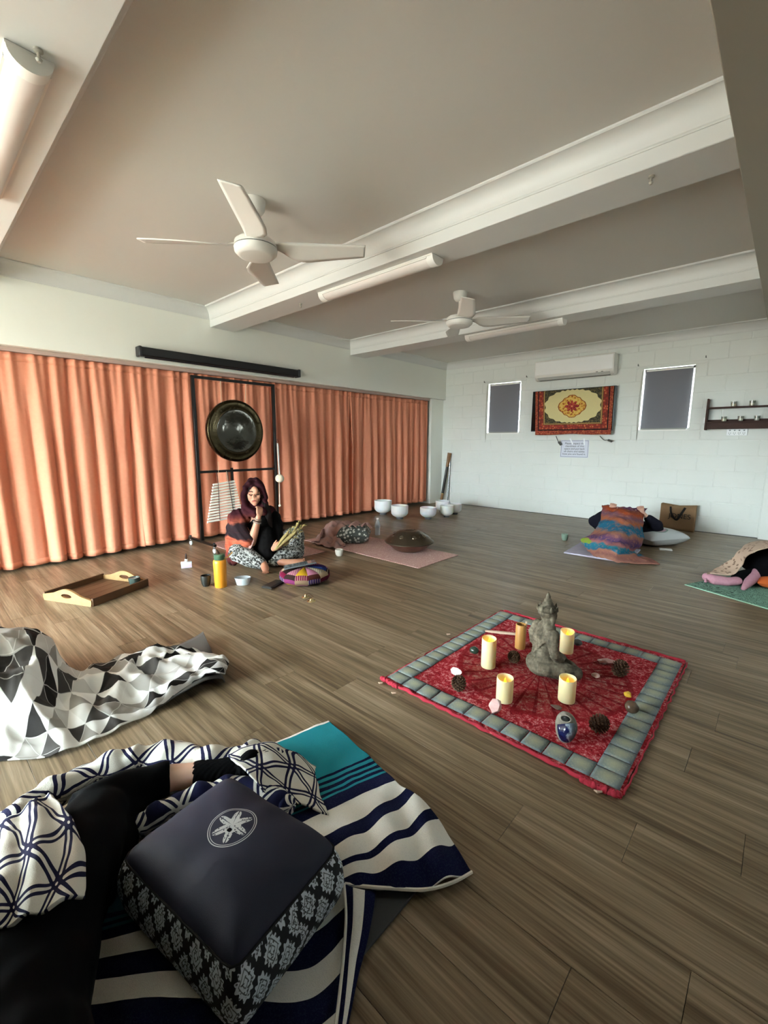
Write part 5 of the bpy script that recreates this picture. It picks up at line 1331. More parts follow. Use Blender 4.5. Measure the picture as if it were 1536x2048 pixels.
def topcol(t):
    u, v = UV(t); x = (u + 0.005) / 0.056; y = (v - 0.012) / 0.056
    rr_ = (x * x + y * y).sqrt(); th = y.atan2(x)
    base = mix(t, nz(t, OBJ(t), 8, 3), '11142a', '181a30')
    star = rr_ - ((th * 3.0).cos().abs().pow(2.2)) * 0.46
    lace = vor(t, vec(t, u, v, 0.0), 170.0)
    pet = star.lt(0.38) * (lace.gt(0.28)) * (1.0 - ((th * 3.0 + 1.5708).cos().abs().lt(0.10)))
    ring = ((rr_ - 1.0).abs().lt(0.018)) + ((rr_ - 0.92).abs().lt(0.013))
    k = (pet + ring).min(1.0)
    return mix(t, k * 0.92, base, 'b4b4b2')
topm = pm('cushion_top', topcol, 0.7, bump=weave(700), bs=0.15)
NX = 96
def rrect(a, hx, hy, pw):
    c, s_ = cos(a), sin(a)
    k = (abs(c / hx) ** pw + abs(s_ / hy) ** pw) ** (-1 / pw)
    return k * c, k * s_
HX, HY = 0.215, 0.160
def ring(f, zz, sc, seed=0):
    out = []
    for k in range(NX):
        a = 2 * pi * k / NX; x, y = rrect(a, HX * sc, HY * sc, 16.0 if sc > 0.9 else (9.0 if sc > 0.7 else 4.0))
        wv = noise.noise(Vector((x * 14, y * 14, zz * 14 + seed)))
        ex = 1 + 0.012 * wv
        out.append(Vector((x * ex, y * ex, zz + 0.004 * wv)))
    return out
side = [(0.0, 0.0, 0.86), (0.0, 0.004, 0.93), (0.0, 0.03, 1.03), (0, 0.065, 1.065), (0, 0.10, 1.05), (0, 0.130, 1.01), (0, 0.152, 0.955)]
pts = []; uvs = []
for f, zz, sc in side:
    rg = ring(f, zz, sc); L = 0; ru = []
    for k in range(NX + 1):
        if k: L += (rg[k % NX] - rg[k - 1]).length
        ru.append((L, 0))
    per = 2 * (2 * HX + 2 * HY)
    pts.append(rg + [rg[0]]); uvs.append([(q[0] / max(1e-6, ru[-1][0]) * 1.40, zz * 1.15 + 0.012) for q in ru])
MB().grid(pts, uvs).build('side_panel', damm, cu, ang=0)
pts = [ring(0, 0.152, 0.955)]; 
tp = [(0.152, 0.955), (0.163, 0.93), (0.178, 0.86), (0.192, 0.74), (0.203, 0.58), (0.211, 0.40), (0.215, 0.2), (0.216, 0.03)]
rg = [ring(0, zz, sc) for zz, sc in tp]
for i, (zz, sc) in enumerate(tp):
    for q in rg[i]:
        q.z += 0.005 * noise.noise(Vector((q.x * 7, q.y * 18, 3))) * (1 - abs(sc - 0.5)) + 0.0035 * sin(q.x * 55 + 9 * q.y) * max(0, sc - 0.45)
pts = [r_ + [r_[0]] for r_ in rg]
MB().grid(pts, [[(q.x, q.y) for q in r_] for r_ in pts]).build('top_panel', topm, cu, ang=0)
MB().tube(ring(0, 0.152, 0.962) + [ring(0, 0.152, 0.962)[0]], 0.0028, 6, ends=False).build('seam_piping', pm('piping_black', '08080b', 0.8), cu, ang=0)

# knitted white and navy blanket round the leg -------------------------------
def latt(bgc, ink):
    def f(t):
        u, v = UV(t); s_ = 0.135
        a, b = tri(t, u, v, s_)
        def line(x):
            d_ = (x.fr() - 0.5).abs(); d_ = 0.5 - d_
            return d_.lt(0.115) * d_.gt(0.036)
        k = line(a).max(line(b)).max(line(a + b))
        n_ = nz(t, OBJ(t), 330, 2)
        bgk = mix(t, n_, bgc, tuple(x * 0.86 for x in lin(bgc)))
        return mix(t, k, bgk, ink)
    return f
knit = lambda t: nz(t, OBJ(t), 420, 3)
knm = pm('knit_light', latt('cfcbc0', '1a1a35'), 0.95, bump=knit, bs=0.5, bd=0.003, spec=0.15)
knd = pm('knit_dark', latt('171a38', 'c4c2ba'), 0.95, bump=knit, bs=0.5, bd=0.003, spec=0.15)
kb = thing('knitted_blanket', 'white knitted blanket with a navy triangle lattice wrapped round the black-clad leg', 'blanket', (-1.4, 0.5, 0))
path = spline([P(-90, 1728, .06), P(0, 1668, .06), P(60, 1618, .062), P(150, 1562, .062), P(250, 1522, .060), P(340, 1511, .058), P(430, 1521, .054), P(500, 1514, .062), P(552, 1525, .055)], 110)
rd = [0.050 * (0.85 + 0.35 * abs(noise.noise(Vector((k * 0.13, 1, 1)))) + 0.12 * sin(k * 0.4)) for k in range(110)]
for k, p in enumerate(path): p.z = max(rd[k] * 1.02, p.z)
tb = MB().tube(path, rd, 28, rnd=True, uvs=True)
for i_, v_ in enumerate(tb.v):
    n1 = noise.noise(Vector((v_.x * 16, v_.y * 16, v_.z * 24))); n2 = 1 - 2 * abs(noise.noise(Vector((v_.x * 9, v_.y * 9, v_.z * 18 + 5))))
    v_.z = max(0.006, v_.z * 0.88 + 0.010 * n1 + 0.018 * n2 * min(1, v_.z / 0.06)); v_.x += 0.010 * n1; v_.y += 0.012 * noise.noise(Vector((v_.x * 14 + 7, v_.y * 14, v_.z * 20)))
tb.build('rolled_edge', knm, kb, world=True, ang=0)
W2r = [[(455, 1512, .10), (505, 1488, .115), (556, 1490, .09), (632, 1532, .04)],
       [(490, 1540, .12), (535, 1522, .11), (590, 1528, .07), (630, 1546, .036)],
       [(512, 1566, .10), (556, 1566, .075), (606, 1574, .045), (640, 1590, .034)],
       [(535, 1596, .07), (575, 1602, .05), (616, 1613, .042), (657, 1632, .034)]]
sheet([[P(*q) for q in r_] for r_ in W2r], 50, 50, (0.34, 0.30), 0.012, 14, 6, zmin=0.026).build('flap', knm, kb, world=True, solid=0.007, ang=0)
W3r = [[(-70, 1700, .20), (0, 1655, .21), (55, 1615, .22), (100, 1590, .20)],
       [(-70, 1770, .27), (10, 1720, .285), (78, 1676, .29), (140, 1638, .245)],
       [(-70, 1840, .29), (20, 1790, .305), (90, 1748, .305), (164, 1708, .265)],
       [(-70, 1888, .28), (20, 1844, .30), (90, 1818, .30), (170, 1788, .275)]]
def fold3(p, a, b):
    p.z += 0.007 * sin(b * 19 + a * 5) ; return p
sheet([[P(*q) for q in r_] for r_ in W3r], 60, 60, (0.36, 0.30), 0.012, 12, 3, zfn=fold3).build('fold', knm, kb, world=True, solid=0.008, ang=0)
path = spline([P(285, 1650, .05), P(335, 1618, .058), P(405, 1588, .064), P(470, 1574, .062), P(530, 1588, .056), P(572, 1612, .048)], 60)
rd = [0.036 * (0.9 + 0.3 * noise.noise(Vector((k * 0.2, 5, 1)))) for k in range(60)]
for k, p in enumerate(path): p.z = max(rd[k] + 0.02, p.z)
MB().tube(path, rd, 18, rnd=True, uvs=True).build('inner_edge', knd, kb, world=True, ang=0)

# the leg --------------------------------------------------------------------
blk = pm('black_jersey', lambda t: mix(t, nz(t, OBJ(t), 10, 3), '030304', '060607'), 0.95, spec=0.08)
skin = pm('skin', lambda t: mix(t, nz(t, OBJ(t), 22, 4), 'cfa690', 'dbb6a2'), 0.5, sss=0.2)
per = thing('person', 'bent leg of a person in black trousers and black sock beside the black cushion', 'person', P(120, 1800, 0))
b = MB(); b.tube([P(470, 1540, .055), P(400, 1548, .056), P(340, 1556, .060), P(270, 1580, .07)], [.034, .036, .041, .048], 18, rnd=True)
remesh(b, 0.006, 3).build('body', skin, per, world=True, ang=0)
b = MB()
b.tube([P(340, 1556, .062), P(300, 1567, .066), P(250, 1587, .075), P(170, 1640, .095)], [.052, .055, .066, .085], 18, rnd=False)
b.tube([P(190, 1640, .10), P(150, 1720, .125), P(85, 1840, .14), P(20, 1990, .15), P(-60, 2200, .17)], [.085, .105, .12, .135, .15], 20, rnd=True)
b.tube([P(120, 1790, .06), P(60, 1900, .08), P(-20, 2100, .10), P(-100, 2300, .12)], [.10, .12, .14, .15], 18, rnd=True)
b.tube([P(260, 1620, .05), P(225, 1700, .05), P(190, 1780, .05)], [.045, .06, .06], 14, rnd=True)
b.tube([P(-60, 2200, .16), P(-120, 2420, .17)], [.16, .19], 18, rnd=True)
remesh(b, 0.008, 5, lambda v: 0.0022 * sin(v.x * 60 + v.y * 34 + 2 * noise.noise(v * 9))).build('trousers', blk, per, world=True, ang=0)
b = MB(); b.tube([P(397, 1548, .056), P(430, 1546, .056), P(470, 1540, .058), P(505, 1530, .066), P(528, 1522, .08)], [.041, .040, .042, .044, .036], 18, rnd=True)
b.ell(P(500, 1528, .085), (.035, .045, .045))
remesh(b, 0.005, 3, lambda v: 0.0015 * sin(v.x * 500)).build('sock', pm('black_knit', '040405', 0.95, bump=weave(500), bs=0.4, spec=0.1), per, world=True, ang=0)
# ================================================================== the far side of the room
p = P(1127, 1081); cup((p.x, p.y + 0.03, 0), 0.038, 0.075, pm('sage_glaze', '7f9484', 0.3), pm('tea', 'a59c88', 0.1), 'sage green handleless cup alone on the floor before the block wall', 0.85)
# jute bag
bx0, bx1 = PY(1318, 1050, 6.86).x, PY(1388, 1050, 6.86).x; bz = PY(1350, 1009, 6.86).z
jute = pm('jute', lambda t: mix(t, nz(t, OBJ(t), 220, 3), '755b40', '98795a'), 0.9, bump=weave(500), bs=0.4)
r = thing('jute_bag', 'brown jute shopping bag with black handles and lettering against the block wall', 'bag', ((bx0 + bx1) / 2, 6.86, 0))
hw = (bx1 - bx0) / 2
pts = []
for i in range(9):
    zz = bz * i / 8; row = []
    for (x, y) in ((-hw, 0), (-hw * 0.5, -0.004), (0, -0.008), (hw * 0.5, -0.004), (hw, 0), (hw * 1.02, 0.06), (hw, 0.11), (0, 0.115), (-hw, 0.11), (-hw * 1.02, 0.06)):
        sag = -0.022 * (1 - (x / hw) ** 2) * (i / 8) ** 3 if abs(x) < hw * 0.95 else 0
        row.append(Vector((x * (1 - 0.0 * i), y + 0.012 * noise.noise(Vector((x * 9, zz * 8, y * 9))), zz + sag)))
    pts.append(row)
MB().grid(pts, wrap=True).build('bag_body', jute, r, solid=0.004, ang=30)
MB().b2((-hw, 0.0, 0.0), (hw, 0.11, 0.004)).build('bag_base', jute, r)
for k, y in enumerate((-0.014, 0.118)):
    MB().tube(spline([(-hw * 0.42, y, bz - 0.03), (-hw * 0.34, y - 0.004, bz - 0.12), (-hw * 0.02, y - 0.006, bz - 0.20), (hw * 0.20, y - 0.006, bz - 0.13), (hw * 0.42, y, bz - 0.03)], 26), 0.013, 8, ell=(0.35, 1.0)).build('handle', pm('bag_webbing', '15100d', 0.8), r, ang=0)
def mesh_text(name, body, size, mat, parent, loc, rot, ext=0.0004):
    o = textobj(name, body, size, mat, None, (0, 0, 0), (0, 0, 0), ext=ext)
    dg = bpy.context.evaluated_depsgraph_get(); me = bpy.data.meshes.new_from_object(o.evaluated_get(dg)); c = o.data
    bpy.data.objects.remove(o); bpy.data.curves.remove(c)
    q = bpy.data.objects.new(name, me); COL.objects.link(q); q.parent = parent; q.location = loc; q.rotation_euler = rot
    return q
mesh_text('lettering', 'JONES', 0.088, pm('bag_ink', '14110f', 0.8), r, (0.03, -0.022, bz * 0.56), (pi / 2, 0, 0), 0.001)
for o in [x for x in bpy.data.objects if x.type == 'FONT']:      # the notice's lines become plain meshes too
    dg = bpy.context.evaluated_depsgraph_get(); me = bpy.data.meshes.new_from_object(o.evaluated_get(dg))
    q = bpy.data.objects.new('lettering', me); COL.objects.link(q); q.parent = o.parent; q.location = o.location; q.rotation_euler = o.rotation_euler
    bpy.data.objects.remove(o)

# mat, pillow, person under the crocheted blanket ------------------------------
tag(MB().b2((-0.30, -0.33, 0.0005), (0.30, 0.33, 0.016)).build('folded_towel', pm('lilac_cotton', lambda t: mix(t, nz(t, OBJ(t), 16), 'a8a3b8', 'c2bccb'), 0.9), loc=(-1.345, 4.92, 0), bevel=0.006), 'pale lilac towel spread under the crocheted blanket', 'towel')
bpy.data.objects['folded_towel'].rotation_euler = (0, 0, rad(3))
pp = P(1312, 1092, 0) + Vector((-0.02, 0.10, 0))
r = thing('bed_pillow', 'pale grey pillow with a faded pink and green print beside the crocheted blanket', 'pillow', pp, rad(58))
def pilcol(t):
    u, v = UV(t); n_ = nz(t, OBJ(t), 9, 3)
    d_ = ((u + 0.06) * (u + 0.06) * 30.0 + (v + 0.05) * (v + 0.05) * 55.0 + n_ * 0.25)
    c = mix(t, d_.lt(0.55), 'b9bcbc', '7d8f88'); c = mix(t, d_.lt(0.42), c, 'a98a94'); return mix(t, d_.lt(0.22), c, 'b49aa0')
pillow_mb(0.56, 0.40, 0.19, 4).build('pillow_body', pm('pillow_print', pilcol, 0.9), r, ang=0)
tag(MB().b2((-0.06, -0.03, 0), (0.06, 0.03, 0.016)).b2((-0.05, -0.032, 0.004), (0.05, 0.032, 0.012)).build('tissue_pack', pm('tissue', 'd9d9d4', 0.6), loc=P(1330, 1101) + Vector((0, 0.02, 0)), bevel=0.004), 'small white tissue pack by the pale grey pillow', 'tissue pack')
bpy.data.objects['tissue_pack'].rotation_euler = (0, 0, rad(20))

def local(O):
    """axes seen from the photographer: a to the picture's right, b towards the photographer"""
    O = Vector(O); t_ = Vector((-O.x, -O.y, 0)).normalized(); r_ = Vector((-t_.y, t_.x, 0))
    return lambda a, b, z: O + r_ * a + t_ * b + Vector((0, 0, z))
def hand(mb, wrist, d, palm_n, s_=1.0, curl=0.7, side=1):
    """palm and five separate bent fingers; d = direction of the hand, palm_n = direction the palm faces"""
    d = Vector(d).normalized(); n_ = Vector(palm_n); n_ = (n_ - d * n_.dot(d)).normalized(); sx = d.cross(n_) * side
    W = Vector(wrist)
    for k in range(4):
        o = (k - 1.5) * 0.0195 * s_
        mb.tube([W, W + d * 0.04 * s_ + sx * o * 0.7, W + d * 0.082 * s_ + sx * o], [0.016 * s_, 0.0135 * s_, 0.0105 * s_], 10, rnd=True)
        Ls = (0.068, 0.078, 0.073, 0.056)[k] * s_; base = W + d * 0.084 * s_ + sx * o
        c1 = d * cos(curl) + n_ * sin(curl); c2 = d * cos(curl * 2.1) + n_ * sin(curl * 2.1)
        mb.tube([base, base + c1 * Ls * 0.45, base + c1 * Ls * 0.45 + c2 * Ls * 0.35, base + c1 * Ls * 0.45 + c2 * Ls * 0.35 + (c2 + n_ * 0.3).normalized() * Ls * 0.22], [0.0092 * s_, 0.0085 * s_, 0.0078 * s_, 0.0066 * s_], 8, rnd=True)
    b0 = W + d * 0.022 * s_ - sx * 0.020 * s_; td = (d * 0.65 - sx * 0.55 + n_ * 0.45).normalized()
    mb.tube([b0, b0 + td * 0.036 * s_, b0 + td * 0.036 * s_ + (td + n_ * 0.5 + d * 0.4).normalized() * 0.034 * s_], [0.0135 * s_, 0.0105 * s_, 0.0078 * s_], 8, rnd=True)
skin2 = pm('skin_warm', lambda t: mix(t, nz(t, OBJ(t), 20, 4), 'a97259', 'be8a70'), 0.5, sss=0.2)
skin_l = pm('skin_pale', lambda t: mix(t, nz(t, OBJ(t), 20, 4), 'b58772', 'cb9f8a'), 0.5, sss=0.2)
navyf = pm('navy_fleece', lambda t: mix(t, nz(t, OBJ(t), 12), '13131c', '1d1c27'), 0.95, spec=0.15)
# reclining person holding the blanket up with both hands
O2 = P(1243, 1085, 0) + Vector((0, 0, 0)); q = local(O2)
per2 = thing('person', 'person in a dark navy top lying back and holding up a crocheted blanket', 'person', O2)
hL, hR = P(1222, 1018, .40), P(1284, 1024, .385)
sk = MB()
sk.ell(q(0.06, -0.30, 0.21), (0.085, 0.10, 0.105)); sk.tube([q(0.05, -0.24, 0.17), q(0.04, -0.16, 0.16)], 0.05, 12)
eL, eR = P(1190, 1043, .25), P(1312, 1052, .23)
sk.tube([eL, hL], [0.024, 0.022], 12, rnd=True); sk.tube([eR, hR], [0.024, 0.022], 12, rnd=True)
sk.tube([q(-0.17, -0.12, 0.16), eL], [0.03, 0.024], 12, rnd=True); sk.tube([q(0.22, -0.12, 0.16), eR], [0.04, 0.034], 12, rnd=True)
sk.ell(q(0.03, -0.02, 0.12), (0.18, 0.16, 0.10)); sk.tube([q(0.03, 0.0, 0.10), q(-0.10, 0.35, 0.08), q(-0.22, 0.62, 0.06)], [0.10, 0.075, 0.05], 14, rnd=True)
upv = (hL - eL).normalized(); tcam = (q(0, 1, 0) - q(0, 0, 0))
hand(sk, hL - Vector((0, 0, 0.03)), Vector((0, 0, 1)) + (q(0.25, 0, 0) - q(0, 0, 0)), tcam, 0.95, 0.95, -1)
hand(sk, hR - Vector((0, 0, 0.03)), Vector((0, 0, 1)) - (q(0.25, 0, 0) - q(0, 0, 0)), tcam, 0.95, 0.95, 1)
remesh(sk, 0.006, 2).build('body', skin_l, per2, world=True, ang=0)
tp = MB()
tp.ell(q(0.03, -0.06, 0.13), (0.23, 0.20, 0.13)); tp.tube([q(-0.16, -0.12, 0.16), q(-0.25, -0.04, 0.20), eL, eL.lerp(hL, 0.62)], [0.085, 0.085, 0.075, 0.052], 14, rnd=True)
tp.tube([q(0.22, -0.12, 0.17), q(0.34, -0.04, 0.19), eR, eR.lerp(hR, 0.50)], [0.085, 0.085, 0.075, 0.050], 14, rnd=True)
tp.ell(q(0.26, -0.04, 0.11), (0.14, 0.14, 0.11))
remesh(tp, 0.009, 4, lambda v: 0.004 * noise.noise(v * 30)).build('top', navyf, per2, world=True, ang=0)
hr = MB(); hr.ell(q(0.06, -0.33, 0.22), (0.098, 0.10, 0.105)); remesh(hr, 0.01, 2).build('hair', pm('hair_brown', '2e1d14', 0.6), per2, world=True, ang=0)
def crochet(t):
    u, v = UV(t); n_ = nz(t, OBJ(t), 26, 4, 0.7); n2 = nz(t, OBJ(t), 7, 2)
    k = v + (n2 - 0.5) * 0.10 - u * 0.10 + 0.05
    k2 = (v * 4.0 + u * 1.5).fr()
    c = ramp(t, k, [(0.0, '5c3f66'), (0.05, '8a4a3c'), (0.10, 'b4532c'), (0.17, '7c5a6c'), (0.23, 'b8683e'), (0.27, '2c6a86'), (0.37, '2a6f8f'), (0.41, 'a3705a'), (0.49, '6f4a66'), (0.56, '54406a'), (0.63, 'b0706a'), (0.67, '2b7c90'), (0.78, '286f8c'), (0.82, 'ad7663'), (0.90, '8c5d57'), (1.0, 'a87866')])
    lime = ((u - 0.08) * (u - 0.08) * 60.0 + (v - 0.60) * (v - 0.60) * 260.0)
    c = mix(t, lime.lt(0.55), c, '86a83a')
    return mix(t, 0.2, mix(t, n_.gt(0.56) * 0.45, c, 'b07a5e'), '0a0808')
crm = pm('crochet_stripes', crochet, 0.95, bump=lambda t: nz(t, OBJ(t), 130, 3), bs=0.8, bd=0.006, spec=0.1)
rows = [[(1205, 1010, .425), (1230, 1013, .43), (1260, 1016, .425), (1294, 1016, .415)],
        [(1203, 1030, .34), (1230, 1030, .37), (1258, 1032, .37), (1287, 1035, .33)],
        [(1196, 1052, .25), (1228, 1050, .30), (1258, 1052, .30), (1284, 1056, .24)],
        [(1182, 1068, .17), (1225, 1070, .24), (1258, 1072, .23), (1286, 1076, .16)],
        [(1163, 1079, .11), (1210, 1082, .18), (1250, 1088, .17), (1280, 1092, .10)],
        [(1170, 1094, .05), (1208, 1095, .13), (1240, 1100, .14), (1268, 1104, .06)],
        [(1182, 1106, .03), (1212, 1108, .09), (1245, 1112, .08), (1292, 1114, .02)],
        [(1194, 1117, .02), (1222, 1121, .03), (1255, 1126, .02), (1320, 1130, .012)]]
sheet_mb = sheet([[P(*x) for x in r_] for r_ in rows], 60, 90, (1.0, 1.0), 0.034, 9, 7, zmin=0.020)
tag(sheet_mb.build('crochet_blanket', crm, solid=0.010, ang=0), 'crocheted blanket striped in teal, orange and purple held up by two hands', 'blanket')

# person at the picture edge on the green mat ----------------------------------
A = P(1369, 1170); d1 = Vector((0.911, -0.411, 0)); d2 = Vector((0.411, 0.911, 0))
gc = A + d1 * 0.87 + d2 * 0.305
def greencol(t):
    o = OBJ(t); n_ = nz(t, o, 7, 2, 0.4, 2.5); k = ((n_ * 12.0).fr() - 0.5).abs()
    return mix(t, k.lt(0.17), mix(t, nz(t, o, 20), '6d9784', '80a894'), '2f4c41')
r = thing('green_mat', 'green swirl-patterned yoga mat with a pale edge under the crouching person', 'yoga mat', gc, math.atan2(d1.y, d1.x))
MB().b2((-0.87, -0.305, 0.0005), (0.87, 0.305, 0.005)).build('mat_base', pm('mint_edge', '9ec9ae', 0.7), r)
MB().b2((-0.868, -0.296, 0.005), (0.868, 0.303, 0.0062)).build('mat_top', pm('green_swirl', greencol, 0.8), r)
pk = pm('pink_sock', lambda t: mix(t, nz(t, OBJ(t), 60, 3), 'a87886', 'c08f9c'), 0.95, spec=0.15)
O3 = P(1530, 1150, 0); per3 = thing('person', 'person in black with pink socks curled on the green mat at the picture edge', 'person', O3)
b = MB()
b.ell(P(1546, 1120, .185), (.24, .22, .155)); b.tube([P(1546, 1120, .19), P(1640, 1112, .20), P(1740, 1115, .16)], [.16, .17, .14], 18, rnd=True)
b.tube([P(1508, 1150, .07), P(1475, 1157, .055)], [.065, .05], 14, rnd=True); b.tube([P(1560, 1145, .12), P(1512, 1152, .07)], [.10, .06], 14, rnd=True)
b.tube([P(1740, 1115, .16), P(1800, 1120, .11)], [.07, .05], 12, rnd=True); b.ell(P(1840, 1130, .10), (.085, .10, .09))
remesh(b, 0.009, 5, lambda v: 0.004 * noise.noise(v * 22)).build('body', pm('black_cotton', '060608', 0.95, spec=0.1), per3, world=True, ang=0)
b = MB(); b.tube([P(1414, 1154, .048), P(1430, 1160, .043), P(1455, 1163, .040), P(1474, 1162, .045)], [.036, .040, .036, .036], 14, rnd=True)
for k in range(5): b.ell(P(1411, 1150 + k * 3.2, .055 - k * 0.006), (.012, .012, .013))
remesh(b, 0.006, 3).build('sock', pk, per3, world=True, ang=0)
b = MB(); b.tube([P(1487, 1177, .018), P(1497, 1165, .045), P(1512, 1148, .085), P(1535, 1142, .10), P(1560, 1146, .10)], [.018, .034, .052, .055, .05], 14, rnd=True)
remesh(b, 0.006, 3).build('sock', pk, per3, world=True, ang=0)
scm = pm('cream_print', lambda t: mix(t, vor(t, OBJ(t), 24).lt(0.28), 'b9a08c', '7d6556'), 0.9)
rows = [[(1620, 1076, .36), (1625, 1085, .385), (1630, 1100, .37)], [(1540, 1082, .35), (1550, 1086, .375), (1560, 1092, .37)], [(1500, 1086, .32), (1512, 1092, .345), (1520, 1100, .35)], [(1477, 1102, .27), (1486, 1106, .275), (1494, 1112, .27)],
        [(1462, 1119, .18), (1474, 1122, .185), (1486, 1128, .18)], [(1437, 1135, .11), (1455, 1138, .115), (1472, 1146, .11)], [(1413, 1147, .085), (1434, 1148, .09), (1456, 1151, .085)]]
tag(sheet([[P(*x) for x in r_] for r_ in rows], 24, 60, (0.3, 0.9), 0.010, 14, 2, zmin=0.02).build('printed_scarf', scm, solid=0.008, ang=0), 'cream printed scarf draped over the person in pink socks', 'scarf')
r = thing('orange_cushion', 'small orange cushion at the knees of the person in pink socks', 'cushion', P(1548, 1176, 0.006) , rad(10))
pillow_mb(0.24, 0.18, 0.09, 8).build('cushion_body', pm('orange_cotton', 'b5551f', 0.9), r, ang=0)
# ================================================================== the seated woman
O1 = P(522, 1122, 0); q = local(O1)
wo_ = thing('person', 'woman in a dark hooded shawl sitting cross-legged, one hand at her face', 'person', O1)
SK = MB()
HC_ = q(-0.035, 0.06, 0.668)
def hd(a, b, z): return q(-0.035 + a, 0.06 + b, 0.668 + z)
SK.ell(HC_, (0.076, 0.076, 0.098)); SK.ell(hd(0.0, 0.045, -0.045), (0.052, 0.045, 0.056)); SK.ell(hd(0.0, 0.055, 0.03), (0.052, 0.030, 0.045))
SK.ell(hd(-0.004, 0.092, -0.014), (0.012, 0.016, 0.020)); SK.tube([hd(-0.002, 0.082, 0.02), hd(-0.004, 0.092, -0.010)], [0.008, 0.010], 8, rnd=True)
SK.ell(hd(0, 0.072, -0.090), (0.024, 0.018, 0.016))
for s_ in (-1, 1):
    SK.ell(hd(s_ * 0.035, 0.066, -0.022), (0.024, 0.018, 0.022)); SK.tube([hd(s_ * 0.012, 0.080, 0.022), hd(s_ * 0.045, 0.068, 0.020)], 0.007, 8, rnd=True)
    SK.ell(hd(s_ * 0.074, 0.0, -0.01), (0.012, 0.012, 0.028))
SK.tube([hd(0, 0.0, -0.07), q(-0.03, 0.02, 0.50)], [0.045, 0.05], 14)
SK.ell(q(-0.03, 0.0, 0.40), (0.15, 0.10, 0.11)); SK.ell(q(0, 0, 0.20), (0.14, 0.11, 0.14)); SK.ell(q(0, 0.0, 0.09), (0.17, 0.14, 0.085))
# arm raised to the face
sh1 = q(-0.20, 0.02, 0.44); el1 = q(-0.075, 0.20, 0.235); wr1 = q(-0.005, 0.225, 0.475)
SK.tube([sh1, el1], [0.045, 0.038], 12, rnd=True); SK.tube([el1, el1.lerp(wr1, 0.35), wr1], [0.040, 0.038, 0.024], 12, rnd=True)
hand(SK, wr1, (q(0.02, -0.035, 0.1) - q(0, 0, 0)), (q(-0.4, -1, 0) - q(0, 0, 0)), 0.86, 0.75, 1)
# arm holding the herbs
sh2 = q(0.14, 0.02, 0.43); el2 = q(0.17, 0.14, 0.20); wr2 = q(0.115, 0.29, 0.185)
SK.tube([sh2, el2], [0.043, 0.037], 12, rnd=True); SK.tube([el2, wr2], [0.036, 0.025], 12, rnd=True)
hand(SK, wr2, (q(0.03, 0.08, 0.045) - q(0, 0, 0)), (q(0.8, 0.2, 0.5) - q(0, 0, 0)), 0.9, 1.05, -1)
# legs and feet
kl = q(-0.20, 0.20, 0.145); al = q(0.02, 0.33, 0.055); kr = q(0.325, 0.08, 0.245); ar = q(0.12, 0.24, 0.06)
SK.tube([q(-0.10, 0, 0.10), kl], [0.085, 0.06], 14, rnd=True); SK.tube([kl, al], [0.055, 0.036], 14, rnd=True)
SK.tube([q(0.10, 0, 0.10), kr], [0.085, 0.062], 14, rnd=True); SK.tube([kr, ar], [0.055, 0.036], 14, rnd=True)
SK.tube([al, q(0.035, 0.40, 0.035), q(0.035, 0.45, 0.022)], [0.034, 0.034, 0.022], 12, rnd=True)
SK.tube([ar, q(0.22, 0.29, 0.045), q(0.30, 0.31, 0.045), q(0.36, 0.315, 0.05)], [0.036, 0.034, 0.036, 0.026], 12, rnd=True)
for k in range(5):
    SK.ell(q(0.013 + k * 0.011, 0.462, 0.018 + 0.004 * (k == 0)), (0.008, 0.010, 0.009)); SK.ell(q(0.385, 0.31 - 0.002 * k, 0.03 + k * 0.011), (0.010, 0.009, 0.008))
remesh(SK, 0.0055, 2).build('body', skin2, wo_, world=True, ang=0)
# face details
fd = pm('lash_dark', '2a1712', 0.7)
for s_ in (-1, 1):
    MB().tube(spline([hd(s_ * 0.014, 0.083, 0.002), hd(s_ * 0.030, 0.085, -0.003), hd(s_ * 0.046, 0.074, 0.002)], 7), 0.0035, 6, rnd=True).build('eye', fd, wo_, world=True)
    MB().tube(spline([hd(s_ * 0.012, 0.090, 0.026), hd(s_ * 0.030, 0.088, 0.033), hd(s_ * 0.050, 0.074, 0.026)], 7), 0.0038, 6, rnd=True).build('eyebrow', fd, wo_, world=True)
MB().tube(spline([hd(-0.022, 0.084, -0.060), hd(0, 0.092, -0.056), hd(0.022, 0.084, -0.060)], 9), [0.003, 0.005, 0.006, 0.007, 0.007, 0.007, 0.006, 0.005, 0.003], 8, rnd=True).build('lips', pm('lips', '8a4038', 0.4), wo_, world=True)
# dark top
b = MB(); b.ell(q(-0.01, 0.01, 0.36), (0.165, 0.115, 0.15)); b.ell(q(0.0, 0.02, 0.20), (0.16, 0.135, 0.15)); b.ell(q(0.0, 0.03, 0.11), (0.18, 0.16, 0.09)); b.tube([sh2, el2, el2.lerp(wr2, 0.55)], [0.062, 0.052, 0.042], 12, rnd=True)
b.tube([q(0.05, 0.12, 0.30), q(0.06, 0.2, 0.12)], [0.09, 0.09], 12, rnd=True)
remesh(b, 0.008, 4, lambda v: 0.003 * noise.noise(v * 30)).build('top', pm('black_top', '080606', 0.95, spec=0.15), wo_, world=True, ang=0)
